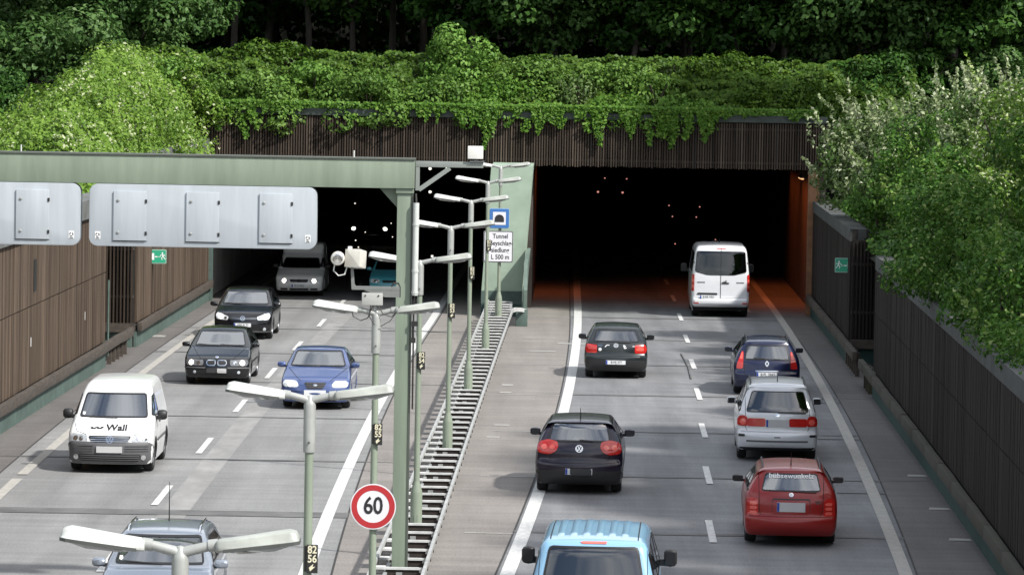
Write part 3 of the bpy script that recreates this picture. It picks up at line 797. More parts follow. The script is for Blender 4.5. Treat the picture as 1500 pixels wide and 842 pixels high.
def make_blue_van():
    P = paint('sky_blue_paint', (.21, .40, .58), .34)
    pr = [(-2.28, .24), (-2.40, .32), (-2.44, .45), (-2.44, .62), (-2.38, .68, .03), (-2.36, 1.15, .1), (-2.28, 1.25, .1), (-2.10, 1.80, .10), (-1.98, 1.90, .12), (-1.6, 1.93), (0, 1.955, .4), (.6, 1.93, .3), (1.0, 1.85, .2), (1.95, 1.15, .1), (2.3, .95, .2), (2.44, .6), (2.42, .3), (2.3, .22)]
    wt = [(0, .88), (.3, .93), (.6, .952), (1.0, .95), (1.2, .935), (1.75, .80), (1.9, .755), (2.1, .70)]
    c = Car('passenger_van', 'sky blue van with ribbed roof and black mirrors at the bottom edge', 'van', pr, wt, P, (-1.45, 1.55), .33, bow=.10, er=.10, crown=.03)
    c.zbelt = 1.2
    c.window('rear_window', sym([(.655, 1.81), (.775, 1.14)]), 'R', glass_mat('van_rear_glass', (.10, .12, .12), 2.2), .06, .03)
    c.window('windscreen', sym([(.70, 1.78), (.82, 1.2)]), 'F', G_CLEAR, .05)
    sides(c, [[(-2.1, 1.2), (-1.98, 1.72), (-.75, 1.76), (-.75, 1.2)], [(-.65, 1.2), (-.65, 1.77), (.35, 1.77), (.35, 1.2)], [(.43, 1.2), (.43, 1.77), (.95, 1.73), (1.7, 1.22)]], G_TINT)
    # roof ribs
    for x in (-.50, -.31, -.12, .07, .26, .45):
        V = []; n = 12
        for i in range(n + 1):
            y = -1.72 + 2.3 * i / n
            for dx, dz in ((-.062, -.008), (-.045, .016), (.045, .016), (.062, -.008)):
                p, _ = c.hit(x + dx, y, 'T'); V.append(p + Vector((0, 0, dz * (1 if 0 < i < n else -.3))))
        mk('roof_rib', V, [(4 * i + k, 4 * i + k + 1, 4 * i + k + 5, 4 * i + k + 4) for i in range(n) for k in range(3)], P, c.root, smooth=True)
    for x in (-.645, .645): c.line('roof_seam', [(x, -1.85), (x, .7)], 'T', M_GAP, .018, .004)
    c.patch('brake_lamp', sym([(.20, 1.872), (.20, 1.845)]), 'R', M_REDL, .012, .01)
    for s_ in (1, -1):
        q = [(.80, 1.2), (.90, 1.18), (.945, .8), (.83, .78)]
        c.patch('tail_light', q if s_ > 0 else mir(q), 'R', M_RED, .012, .02, .04)
    hatch_line(c, 1.85, .68, .78, .82); c.plate('R', 0, .95, .52, .11, M_PLATE); c.badge_vw(0, 1.07, 'R', .06)
    c.mirrors(1.35, 1.27, .20, .27, m=M_BLACK, out=.08); c.wheels(M_RIMD, .23); c.inside(1.25, .55, .55, hz=1.42); c.arches()
    return c

# ------------------------------------------------------------------ the oncoming cars
def front_lamp(c, poly, m, circles, lit=None, r0=.03):
    for s_ in (1, -1):
        l = c.patch('headlight', poly if s_ > 0 else mir(poly), 'F', m, .010, r0, .04)
        for x, z, r in circles:
            c.disc('reflector', s_ * x, z, r, 'F', (M_LIT if lit and (r >= lit) else M_CHROME), .015, l)

def make_caddy():
    P = paint('white_paint', (.78, .79, .78), .38)
    pr = [(-2.1, .24), (-2.2, .34), (-2.2, .6), (-2.14, .66), (-2.1, 1.3, .2), (-2.0, 1.75, .12), (-1.85, 1.82, .1), (-.5, 1.835, .4), (.2, 1.80, .3), (.62, 1.64, .12), (1.42, 1.07, .05), (1.6, 1.03), (2.0, .87, .15), (2.12, .76, .06), (2.17, .64, .03), (2.2, .60), (2.2, .32), (2.12, .19)]
    wt = [(0, .83), (.25, .87), (.5, .90), (.8, .895), (1.05, .87), (1.15, .85), (1.6, .735), (1.75, .69), (1.9, .6)]
    c = Car('small_van', 'small white delivery van with unpainted grey bumper and black lettering on its bonnet', 'van', pr, wt, P, (-1.34, 1.34), .32, bow=.2, er=.10, crown=.04)
    c.zbelt = 1.08
    c.window('windscreen', sym([(.635, 1.575), (.725, 1.10)]), 'F', G_WIND, .05, .03)
    for sd in ('SL', 'SR'): c.window('side_window', [(.25, 1.12), (.25, 1.56), (.58, 1.53), (1.18, 1.14)], sd, G_TINT, .04, .025)
    c.patch('front_bumper', sym([(.80, .655, .02), (.89, .60), (.90, .36), (.85, .20)]), 'F', M_GREYPL, .012, .04)
    for z in (.585, .535, .485):
        for s_ in (1, -1):
            c.line('bumper_rib', [(s_ * .33, z), (s_ * .80, z)], 'F', M_GREYPL, .025, .028)
    c.patch('grille', sym([(.46, .775), (.36, .635)]), 'F', M_BLACK, .014, .03)
    for z in (.74, .70, .66): c.line('grille_slat', [(-.40, z), (.40, z)], 'F', M_CHROME, .014, .022)
    front_lamp(c, [(.475, .79), (.80, .82), (.84, .73), (.80, .655), (.47, .645)], mat('van_headlight', (.42, .44, .46), .12, var=.3, scale=16, coat=1.), [(.60, .715, .05), (.72, .72, .055)])
    c.patch('lower_intake', sym([(.66, .405), (.62, .26)]), 'F', M_BLACK, .016, .03)
    for z in (.375, .335, .295): c.line('intake_slat', [(-.62, z), (.62, z)], 'F', M_GREYPL, .018, .026)
    for s_ in (1, -1): c.disc('fog_light', s_ * .70, .335, .055, 'F', M_CHROME, .02)
    c.plate('F', 0, .50, .54, .13, M_PLATE, band=False, off=.03); c.badge_vw(0, .70, 'F', .075)
    c.text('lettering', 'Wall', .15, 'F', .12, .925, M_INK, .010, sx=1.55, bold=.005)
    c.line('lettering', [(-.42, .93), (-.36, .90), (-.30, .935), (-.23, .90), (-.17, .94)], 'F', M_INK, .06, .010)
    c.line('wiper', [(-.5, 1.105), (.1, 1.09)], 'F', M_BLACK, .025, .02)
    c.patch('sticker', [(-.66, 1.20), (-.60, 1.20), (-.60, 1.14), (-.66, 1.14)], 'F', M_WHITE, .008, 0, thick=0)
    c.line('bonnet_gap', [(-.78, .99), (-.72, .86), (-.50, .80)], 'F', M_GAP, .012); c.line('bonnet_gap', [(.78, .99), (.72, .86), (.50, .80)], 'F', M_GAP, .012)
    for sd in ('SL', 'SR'):
        c.line('door_gap', [(1.25, 1.1), (1.15, .8), (1.0, .4)], sd, M_GAP, .014); c.line('door_gap', [(.12, 1.7), (.1, .4)], sd, M_GAP, .014)
        c.patch('door_handle', [(.18, .99), (.36, .99), (.36, .95), (.18, .95)], sd, M_BLACK, .02, .01); c.line('side_strip', [(-.95, .62), (.95, .62)], sd, M_GREYPL, .06, .012)
    c.mirrors(.98, 1.14, .2, .21, m=M_BLACK, out=.05, glass_back=False); c.wheels(M_RIMD); c.inside(.95, .1, hz=1.25, rear=False); c.arches(M_BLACK)
    return c

def make_black_coupe():
    P = paint('black_paint', (.006, .007, .008), .2, coat=.35)
    pr = [(-1.9, .2), (-2.05, .3), (-2.08, .6), (-2.0, .95, .1), (-1.5, 1.3, .1), (-1.1, 1.38), (-.5, 1.41, .3), (.15, 1.37, .2), (1.0, .95, .05), (1.2, .92), (1.9, .75, .2), (2.08, .66, .05), (2.13, .5), (2.15, .42), (2.12, .26), (2.02, .18)]
    c = Car('compact_car', 'glossy black car with twin oval grilles and paired round headlights', 'car', pr, WT_CAR(.87, .635, 1.38, .92), P, (-1.36, 1.36), .32, bow=.2)
    c.zbelt = .92
    c.window('windscreen', sym([(.57, 1.32), (.685, .955)]), 'F', G_WIND, .05, .03)
    c.window('rear_window', sym([(.5, 1.28), (.58, .98)]), 'R', G_CLEAR, .05)
    sides(c, [[(-1.3, .97), (-1.0, 1.29), (-.2, 1.33), (-.2, .97)], [(-.12, .97), (-.12, 1.33), (.2, 1.30), (.85, .98)]])
    front_lamp(c, [(.345, .655), (.80, .67), (.83, .58), (.78, .51), (.36, .51)], M_LENSD, [(.67, .585, .068), (.48, .585, .05)], lit=.06)
    for s_ in (1, -1):
        q = [(.02, .655), (.25, .655), (.28, .58), (.24, .505), (.03, .505)]; q = q if s_ > 0 else mir(q)
        g = c.patch('grille', q, 'F', M_BLACK, .012, .04); c.ring('grille_rim', q, 'F', M_CHROME, .02, .02, .04, g)
        c.disc('fog_light', s_ * .58, .34, .04, 'F', M_LENS, .012)
        c.line('bumper_strip', [(s_ * .29, .455), (s_ * .85, .455)], 'F', M_GREYPL, .035, .014)
    c.patch('lower_intake', sym([(.45, .30), (.42, .22)]), 'F', M_BLACK, .012, .02)
    c.plate('F', .0, .385, .52, .12, M_PLATED, band=False); c.patch('plate_cover', [(.02, .44), (.26, .44), (.26, .33), (.02, .33)], 'F', M_PLATE, .035, 0)
    e = c.disc('emblem', 0, .72, .04, 'F', M_WHITE, .012); c.disc('emblem_centre', 0, .72, .026, 'F', M_BLUE, .015, e)
    c.line('wiper', [(-.6, .985), (.05, .955)], 'F', M_BLACK, .025, .02); c.line('wiper', [(.0, .985), (.6, .96)], 'F', M_BLACK, .025, .02)
    c.line('bonnet_gap', [(-.70, .93), (-.40, .66)], 'F', M_GAP, .012); c.line('bonnet_gap', [(.70, .93), (.40, .66)], 'F', M_GAP, .012)
    for sd in ('SL', 'SR'): c.line('door_gap', [(-.18, 1.0), (-.2, .35)], sd, M_GAP, .012); c.line('side_strip', [(-.95, .56), (.95, .56)], sd, M_BLACK, .05, .010)
    c.mirrors(.72, .97, .19, .13, m=P, glass_back=False); c.wheels(); c.inside(.6, -.1); c.arches()
    return c

def make_black_hatch():
    P = paint('jet_black_paint', (.006, .006, .008), .2, coat=.35)
    pr = [(-1.95, .19), (-2.08, .3), (-2.10, .60), (-2.03, .88, .1), (-1.6, 1.36, .1), (-1.45, 1.43), (-.9, 1.475, .3), (-.1, 1.48, .3), (.35, 1.43, .2), (1.12, .99, .05), (1.3, .96), (1.88, .82, .2), (2.05, .70, .06), (2.10, .56), (2.12, .40), (2.04, .2)]
    c = Car('hatchback_car', 'black hatchback with a thin bar grille just outside the left tunnel', 'car', pr, WT_CAR(.89, .665, 1.46, .98), P, (-1.29, 1.29), .32, bow=.2)
    c.zbelt = .98
    c.window('windscreen', sym([(.60, 1.385), (.72, 1.01)]), 'F', G_WIND, .05, .03)
    c.window('rear_window', sym([(.555, 1.36), (.625, 1.05)]), 'R', G_CLEAR, .05)
    sides(c, [[(-1.45, 1.02), (-1.15, 1.37), (-.12, 1.41), (-.12, 1.02)], [(-.04, 1.02), (-.04, 1.41), (.4, 1.38), (1.0, 1.03)]])
    front_lamp(c, [(.42, .68), (.78, .80), (.83, .72), (.78, .60), (.46, .58)], M_LENS, [(.67, .69, .075), (.52, .645, .045)], lit=.07)
    c.patch('grille', sym([(.43, .67), (.42, .60)]), 'F', M_BLACK, .012, .02)
    for z in (.655, .615): c.line('grille_slat', [(-.42, z), (.42, z)], 'F', M_CHROME, .008, .018)
    c.badge_vw(0, .635, 'F', .07); c.plate('F', .0, .44, .52, .11, M_PLATEW, 'HVL\u00b7K 71')
    c.patch('lower_intake', sym([(.52, .36), (.48, .24)]), 'F', M_BLACK, .012, .03)
    for s_ in (1, -1): c.disc('fog_light', s_ * .66, .32, .05, 'F', M_LENS, .014)
    c.line('intake_slat', [(-.8, .25), (.8, .25)], 'F', M_CHROME, .012, .016)
    c.line('wiper', [(-.6, 1.035), (.05, 1.005)], 'F', M_BLACK, .025, .02)
    c.line('bonnet_gap', [(-.74, .97), (-.5, .72)], 'F', M_GAP, .012); c.line('bonnet_gap', [(.74, .97), (.5, .72)], 'F', M_GAP, .012)
    c.mirrors(.95, 1.0, .21, .15, m=P, glass_back=False); c.wheels(); c.inside(.75, .1); c.arches()
    return c

def make_blue_saloon():
    P = paint('mid_blue_paint', (.06, .095, .24), .28, .25)
    pr = [(-2.1, .2), (-2.2, .3), (-2.23, .6), (-2.18, .85, .08), (-2.1, .98, .1), (-1.65, 1.02, .1), (-1.05, 1.36, .15), (-.5, 1.425, .3), (.1, 1.40, .3), (.3, 1.36, .1), (1.05, .97, .05), (1.25, .93), (1.95, .77, .2), (2.15, .66, .08), (2.22, .5), (2.25, .38), (2.15, .19)]
    c = Car('saloon_car', 'mid blue saloon with a wide dark trapezoid grille, partly behind a street lamp', 'car', pr, WT_CAR(.86, .635, 1.4, .94), P, (-1.3, 1.31), .31, bow=.24)
    c.zbelt = .94
    c.window('windscreen', sym([(.57, 1.345), (.70, .985)]), 'F', G_WIND, .05, .03)
    c.window('rear_window', sym([(.5, 1.3), (.6, 1.06)]), 'R', G_CLEAR, .05)
    sides(c, [[(-1.4, .99), (-1.0, 1.29), (-.35, 1.34), (-.35, .99)], [(-.27, .99), (-.27, 1.34), (.28, 1.31), (.9, 1.0)]])
    front_lamp(c, [(.40, .60), (.47, .70), (.76, .71), (.82, .62), (.76, .545), (.44, .545)], M_LENS, [(.62, .625, .07)], lit=.06, r0=.04)
    c.patch('grille', sym([(.28, .665), (.19, .515)]), 'F', M_BLACK, .012, .02)
    for z in (.64, .60, .555): c.line('grille_slat', [(-.23, z), (.23, z)], 'F', M_GREYPL, .012, .02)
    c.disc('emblem', 0, .60, .055, 'F', M_CHROME, .024, rz=.03)
    c.plate('F', .0, .41, .54, .15, M_PLATEW, band=False)
    c.patch('lower_intake', sym([(.6, .30), (.52, .22)]), 'F', M_BLACK, .012, .02)
    c.line('bumper_strip', [(-.84, .48), (-.3, .48)], 'F', P, .05, .02); c.line('bumper_strip', [(.84, .48), (.3, .48)], 'F', P, .05, .02)
    c.line('wiper', [(-.6, 1.0), (.05, .975)], 'F', M_BLACK, .025, .02); c.line('wiper', [(.05, 1.0), (.6, .98)], 'F', M_BLACK, .025, .02)
    c.line('bonnet_gap', [(-.72, .95), (-.36, .70)], 'F', M_GAP, .012); c.line('bonnet_gap', [(.72, .95), (.36, .70)], 'F', M_GAP, .012)
    c.mirrors(.72, 1.0, .2, .14, m=P, glass_back=False); c.wheels(); c.inside(.65, -.05); c.arches()
    return c

def make_old_van():
    P = paint('pale_grey_paint', (.76, .76, .74), .4)
    pr = [(-2.0, .24), (-2.1, .34), (-2.1, .8), (-2.08, 1.6, .15), (-1.95, 1.82, .1), (-.5, 1.84, .3), (-.15, 1.78, .1), (.05, 1.45, .06), (.25, 1.38, .1), (.95, .93, .05), (1.1, .91), (1.75, .76, .15), (1.9, .68, .05), (2.0, .5), (2.02, .36), (1.92, .2)]
    wt = [(0, .79), (.3, .83), (.6, .85), (.9, .84), (1.0, .825), (1.4, .73), (1.7, .74), (1.9, .68)]
    c = Car('small_van', 'pale grey high roofed van with lit headlights in the left tunnel mouth', 'van', pr, wt, P, (-1.2, 1.25), .3, bow=.18, er=.09)
    c.zbelt = .92
    c.window('windscreen', sym([(.60, 1.30), (.70, .95)]), 'F', G_TINT, .05, .03)
    for sd in ('SL', 'SR'): c.window('side_window', [(-.2, .98), (-.2, 1.32), (.25, 1.30), (.8, .98)], sd, G_TINT, .04, .025)
    front_lamp(c, [(.36, .60), (.66, .61), (.74, .56), (.70, .49), (.38, .49)], M_LENS, [(.53, .55, .075)], lit=.06)
    c.patch('grille', sym([(.34, .60), (.30, .50)]), 'F', M_BLACK, .012, .02); c.badge_vw(0, .55, 'F', .06)
    c.plate('F', 0, .38, .52, .11, M_PLATEW, 'B\u00b7LR 8462')
    c.patch('lower_intake', sym([(.34, .285), (.34, .225)]), 'F', M_BLACK, .012, .01)
    for s_ in (1, -1):
        q = [(.40, .285), (.66, .29), (.66, .235), (.40, .23)]
        c.patch('bumper_slot', q if s_ > 0 else mir(q), 'F', M_BLACK, .012, .01)
    c.mirrors(.62, 1.0, .18, .15, m=M_BLACK, glass_back=False); c.wheels(M_RIMD); c.inside(.5, -.1, rear=False); c.arches()
    return c

def make_teal_car():
    P = paint('teal_paint', (.10, .48, .56), .3, .0)
    pr = [(-1.8, .2), (-1.9, .3), (-1.92, .6), (-1.88, .9, .08), (-1.5, 1.32, .1), (-1.0, 1.40), (-.4, 1.42, .3), (.2, 1.37, .2), (.9, .93, .05), (1.05, .91), (1.6, .77, .15), (1.8, .66, .06), (1.88, .5), (1.9, .38), (1.82, .2)]
    c = Car('small_car', 'teal small car coming out of the left tunnel behind the gantry post', 'car', pr, WT_CAR(.82, .62, 1.38, .93), P, (-1.2, 1.2), .29, bow=.2)
    c.zbelt = .93
    c.window('windscreen', sym([(.57, 1.33), (.68, .96)]), 'F', G_TINT, .05, .03)
    c.window('rear_window', sym([(.5, 1.3), (.6, .98)]), 'R', G_TINT, .05)
    sides(c, [[(-1.2, .97), (-.9, 1.3), (-.2, 1.33), (-.2, .97)], [(-.12, .97), (-.12, 1.33), (.2, 1.30), (.75, .98)]], G_TINT)
    front_lamp(c, [(.42, .66), (.74, .68), (.78, .60), (.72, .54), (.44, .54)], M_LENS, [(.58, .60, .06)])
    c.patch('grille', sym([(.36, .64), (.33, .56)]), 'F', M_BLACK, .012, .02)
    c.plate('F', 0, .38, .52, .11, M_PLATE, band=False); c.patch('lower_intake', sym([(.5, .29), (.46, .22)]), 'F', M_BLACK, .012, .02)
    c.mirrors(.62, .98, .17, .13, m=P, glass_back=False); c.wheels(M_RIMD); c.inside(.5, -.1); c.arches()
    return c

def make_silver_estate():
    P = paint('silver_blue_paint', (.27, .30, .35), .28, .4)
    pr = [(-2.1, .2), (-2.25, .3), (-2.27, .6), (-2.2, .9, .1), (-1.85, 1.38, .1), (-1.6, 1.43), (-.9, 1.47, .3), (0, 1.455, .3), (.35, 1.41, .2), (1.12, .96, .05), (1.3, .94), (2.0, .77, .2), (2.18, .64, .06), (2.25, .45), (2.15, .2)]
    c = Car('estate_car', 'silver blue estate car with a thin roof aerial, behind the nearest lamp arms', 'car', pr, WT_CAR(.88, .66, 1.44, .95), P, (-1.35, 1.33), .32, bow=.2)
    c.zbelt = .95
    c.window('windscreen', sym([(.60, 1.375), (.70, .985)]), 'F', G_WIND, .05, .03)
    c.window('rear_window', sym([(.53, 1.30), (.60, .98)]), 'R', G_CLEAR, .05)
    sides(c, [[(-1.9, 1.0), (-1.75, 1.3), (-1.1, 1.37), (-1.1, 1.0)], [(-1.02, 1.0), (-1.02, 1.38), (-.12, 1.4), (-.12, 1.0)], [(-.04, 1.0), (-.04, 1.4), (.38, 1.37), (1.0, 1.0)]])
    front_lamp(c, [(.42, .68), (.76, .74), (.82, .66), (.76, .58), (.46, .58)], M_LENS, [(.62, .65, .06)])
    c.patch('grille', sym([(.36, .66), (.33, .56)]), 'F', M_BLACK, .012, .02); c.plate('F', 0, .42, .52, .11, M_PLATE)
    c.line('wiper', [(-.6, 1.02), (.05, .99)], 'F', M_BLACK, .025, .02)
    c.patch('sticker', [(-.63, 1.09), (-.57, 1.09), (-.57, 1.03), (-.63, 1.03)], 'F', M_WHITE, .008, 0, thick=0)
    c.mirrors(.85, .98, .2, .14, m=P, glass_back=False); c.wheels(); c.inside(.72, .1); c.roof_rails(-1.6, .2, .56, M_CHROME); c.antenna(-.9, .62, 0, 0); c.arches()
    return c

def make_far_car():
    P = paint('charcoal_paint', (.02, .02, .022), .3)
    pr = [(-2.1, .2), (-2.25, .3), (-2.27, .6), (-2.2, .9, .1), (-1.85, 1.6, .1), (-1.6, 1.68), (-.9, 1.7, .3), (0, 1.7, .3), (.35, 1.62, .2), (1.2, 1.05, .05), (1.4, 1.02), (2.0, .87, .2), (2.18, .7, .06), (2.25, .45), (2.15, .2)]
    c = Car('people_carrier', 'dark car far inside the left tunnel showing only two lit headlights', 'car', pr, WT_CAR(.92, .68, 1.66, 1.02), P, (-1.4, 1.4), .33, bow=.15)
    c.zbelt = 1.02
    c.window('windscreen', sym([(.65, 1.6), (.76, 1.08)]), 'F', G_TINT, .05, .03)
    front_lamp(c, [(.50, .80), (.82, .82), (.85, .66), (.55, .64)], M_LENS, [(.70, .73, .09)], lit=.06)
    c.wheels(M_RIMD); c.inside(.9, .1); c.arches()
    return c
# ------------------------------------------------------------------ ground, carriageways, markings
M_EARTH = mat('bare_earth', (.05, .042, .03), .95, var=.4, scale=2.)
M_SOIL = mat('median_soil', (.016, .013, .011), .95, var=.4, scale=5.)
M_ASPH = road_mat('worn_asphalt', (.238, .240, .245), (.18, .182, .188), .3, 2., .13)
M_CONC = road_mat('pale_carriageway', (.275, .274, .27), (.222, .221, .219), .22, 5., .11)
M_SLAB = road_mat('verge_concrete', (.268, .246, .226), (.218, .2, .184), .2, 8.)
M_SLABR = road_mat('verge_asphalt', (.168, .156, .148), (.128, .119, .114), .2, 13.)
M_LINE = mat('road_paint', (.66, .66, .645), .6, var=.3, scale=4., col2=(.46, .455, .44), stretch=(3, 1, 1))
M_LINEY = mat('worn_line_paint', (.42, .40, .36), .7, var=.3, scale=2.5, col2=(.32, .31, .285), stretch=(3, 1, 1))
M_TAR = mat('joint_tar', (.085, .084, .082), .7, var=.35, scale=1.5, col2=(.15, .148, .145))
M_SLOT = mat('slot_dark', (.03, .028, .027), .8, var=.3, scale=3.)
M_PATCH = mat('pale_patch', (.34, .33, .31), .8, var=.15, scale=3)

def ys(a, b, st=2.): n = max(1, int((b - a) / st)); return [a + (b - a) * i / n for i in range(n + 1)]
def strip(name, fa, fb, a, b, z, m, parent=None, n=1, kind=None, st=2., lat=None):
    V = []; yy = ys(a, b, st)
    for y in yy:
        for k in range(n + 1): t = k / n; V.append((fa(y) * (1 - t) + fb(y) * t, y, z))
    o = mk(name, V, [(i * (n + 1) + k, i * (n + 1) + k + 1, (i + 1) * (n + 1) + k + 1, (i + 1) * (n + 1) + k) for i in range(len(yy) - 1) for k in range(n)], m, parent)
    if kind: tag(o, kind=kind)
    if lat:
        at_ = o.data.attributes.new('lat', 'FLOAT', 'POINT'); at_.data.foreach_set('value', [v[0] - lat(v[1]) for v in V])
    return o
def off(f, d): return lambda y: f(y) + d
Y0, Y1 = 8., 330.
g = mk('ground', [(-900, -600, -.4), (900, -600, -.4), (900, 1800, -.4), (-900, 1800, -.4)], [(0, 1, 2, 3)], M_EARTH); tag(g, kind='structure')
strip('road_base', off(WL, -.6), off(WR, .6), Y0, Y1, -.02, M_EARTH, kind='structure')
strip('verge_left', off(WL, -.4), SLL, Y0, Y1, .004, M_SLABR, kind='structure')
strip('road_left', SLL, SLML, Y0, Y1, 0., M_CONC, kind='structure', lat=L5)
strip('verge_median_left', SLML, off(BL, -.27), Y0, Y1, .004, M_SLAB, kind='structure')
strip('median_soil', off(BL, -.27), off(BR, -.24), Y0, 147., .0, M_SOIL, kind='structure')
strip('verge_median_right', off(BR, -.24), SLM, Y0, Y1, .004, M_SLAB, kind='structure')
strip('road_right', SLM, SLR, Y0, Y1, 0., M_ASPH, kind='structure', lat=L2)
strip('verge_right', SLR, off(WR, .4), Y0, Y1, .004, M_SLABR, kind='structure')
# joints beside the lines
V = MB()
for f in (SLL, SLML, SLM, SLR):
    yy = ys(Y0, 200)
    V.add([(f(y) + d, y, .009) for y in yy for d in (-.018, .018)], [(2 * i, 2 * i + 1, 2 * i + 3, 2 * i + 2) for i in range(len(yy) - 1)])
tag(V.build('edge_joints', M_SLOT), kind='structure'); V = MB()
# cross joints
def cross(fa, fb, y, w, z=.011, wob=.02):
    n = 14; P = []
    for i in range(n + 1):
        t = i / n; x = fa(y) * (1 - t) + fb(y) * t; dy = wob * math.sin(i * 2.1 + y)
        P += [(x, y + dy - w / 2, z), (x, y + dy + w / 2, z)]
    V.add(P, [(2 * i, 2 * i + 1, 2 * i + 3, 2 * i + 2) for i in range(n)])
for k in range(11):
    y = 84.3 + 11.05 * k; cross(SLM, SLR, y, .20 if k % 3 else .34)
    if k % 2: cross(SLR, off(WR, -.3), y + .2, .10)
    y = 86.6 + 11.05 * (k - 1); cross(SLL, SLML, y, .95 if k == 1 else (.42 if k == 0 else .2))
    if k % 2 == 0: cross(off(WL, .2), SLL, y, .1); cross(SLML, off(BL, -.2), y, .12)
o = V.build('road_joints', M_TAR); tag(o, kind='structure')
V = MB()
for k in range(7): cross(off(BR, .3), SLM, 83.9 + 11.05 * k, .12, .012)
for (fx, y, w_, d_) in ((2.2, 137., 1.6, .5), (1.4, 133.5, 1.3, .35), (.9, 120., .5, .5), (.9, 117.5, .5, .4), (1.0, 107.5, .6, .3), (.9, 104.2, .5, .3)):
    x = BR(y) + fx - .7; V.add([(x, y, .013), (x + w_ * .6, y, .013), (x + w_ * .6, y + d_, .013), (x, y + d_, .013)], [(0, 1, 2, 3)])
x = SLL(137) - 1.5; V.add([(x, 137, .013), (x + 1.2, 137, .013), (x + 1.2, 137.8, .013), (x, 137.8, .013)], [(0, 1, 2, 3)])
for yy_ in (96.5, 89.6, 84.0): x = WR(yy_) - .75; V.add([(x, yy_, .013), (x + .45, yy_, .013), (x + .42, yy_ + .35, .013), (x + .05, yy_ + .4, .013)], [(0, 1, 2, 3)])
tag(V.build('pale_repairs', M_PATCH), kind='structure')
# drain covers beside the right line
V = MB()
for yy_ in (105.3, 92.6, 116.): x = L3(yy_) - .75; V.add([(x, yy_, .013), (x + 1.0, yy_, .013), (x + 1.0, yy_ + .18, .013), (x, yy_ + .18, .013)], [(0, 1, 2, 3)])
tag(V.build('drain_slots', M_TAR), kind='structure')

def line_obj(name, f, w, a, b, m): return strip(name, off(f, -w / 2), off(f, w / 2), a, b, .016, m, kind='structure')
line_obj('edge_line', L1, .26, Y0, 210, M_LINE); line_obj('edge_line', L4, .24, Y0, 200, M_LINE)
line_obj('edge_line', L3, .24, Y0, 210, M_LINEY); line_obj('edge_line', L6, .22, Y0, 92.6, M_LINEY); line_obj('edge_line', L6, .22, 93.5, 200, M_LINEY)
V = MB()
def dash(f, y, ln, w=.14):
    V.add([(f(y) - w / 2, y - ln / 2, .016), (f(y) + w / 2, y - ln / 2, .016), (f(y + ln / 2) + w / 2, y + ln / 2, .016), (f(y + ln / 2) - w / 2, y + ln / 2, .016)], [(0, 1, 2, 3)])
for k in range(-4, 12): dash(L2, 84.9 + 11.12 * k, 3.9)
for k in range(-5, 8): dash(L5, 89.8 + 11.08 * k, 3.9)
tag(V.build('lane_dashes', M_LINE), kind='structure')
V = MB(); yy = ys(Y0, 150)
V.add([(L5(y) + .22 + d, y, .007) for y in yy for d in (0, .55)], [(2 * i, 2 * i + 1, 2 * i + 3, 2 * i + 2) for i in range(len(yy) - 1)])
tag(V.build('lane_seam', mat('seam_concrete', (.246, .242, .235), .8, var=.2, scale=2., stretch=(1, .3, 1))), kind='structure')
V = MB()
V.tube([(L2(133.5) - .25, 133.5, .013), (L2(128) - .12, 128, .013), (L2(123.5) - .1, 123.5, .013)], .028, 6)
tag(V.build('road_crack', M_TAR), kind='structure')

# ------------------------------------------------------------------ retaining walls clad with boards
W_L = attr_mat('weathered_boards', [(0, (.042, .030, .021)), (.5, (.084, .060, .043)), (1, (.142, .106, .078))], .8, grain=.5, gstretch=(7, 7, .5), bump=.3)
W_R = attr_mat('shaded_boards', [(0, (.017, .013, .011)), (.5, (.026, .021, .018)), (1, (.037, .030, .026))], .8, grain=.35, gstretch=(7, 7, .5), bump=.3)  # right-side boards, colour darkened for the shade they lie in
W_S = attr_mat('slat_boards', [(0, (.028, .021, .016)), (.5, (.058, .044, .034)), (1, (.115, .09, .07))], .8, grain=.4, gstretch=(9, 9, .6), bump=.3)
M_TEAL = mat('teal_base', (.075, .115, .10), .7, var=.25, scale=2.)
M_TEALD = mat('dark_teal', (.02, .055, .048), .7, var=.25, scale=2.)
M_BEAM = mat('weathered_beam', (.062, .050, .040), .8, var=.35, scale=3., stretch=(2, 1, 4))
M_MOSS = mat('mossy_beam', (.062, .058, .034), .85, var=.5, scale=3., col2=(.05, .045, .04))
M_COPED = mat('shaded_coping', (.055, .058, .055), .8, var=.4, scale=1.2)  # coping colour darkened to stand for shade under the overhanging shrubs
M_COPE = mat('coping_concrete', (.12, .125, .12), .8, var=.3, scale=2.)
M_BACK = mat('wall_core', (.02, .018, .016), .9, var=.2)
M_DARKW = mat('dark_timber', (.018, .014, .011), .9, var=.3, scale=6)

def boards(b, f, a, c, z0, z1, sg, pitch=.15, gap=.012, th=.04, seam=None):
    """upright boards along an alignment; sg=+1: road is on the +x side"""
    y = a; pan = {}
    while y < c - .01:
        pk = int(y / 2.4); pan.setdefault(pk, RNG.normal() * .06)
        e = min(y + pitch, c); x0, x1 = f(y), f(e); v = float(np.clip(RNG.normal(.5, .18) + pan[pk], 0, 1)); j = RNG.random() * .012
        for (za, zb) in (((z0, seam - .015), (seam + .015, z1)) if seam else ((z0, z1),)):
            vv = float(np.clip(v + RNG.normal() * .08, 0, 1))
            P = [(x0, y, za), (x1, e - gap, za), (x1 + sg * (th + j), e - gap, za), (x0 + sg * (th + j), y, za)]
            P += [(p[0], p[1], zb if callable(zb) is False else zb(p[1])) for p in P]
            b.add(P, [(0, 1, 2, 3), (4, 7, 6, 5), (0, 4, 5, 1), (1, 5, 6, 2), (2, 6, 7, 3), (3, 7, 4, 0)], vv)
        y = e

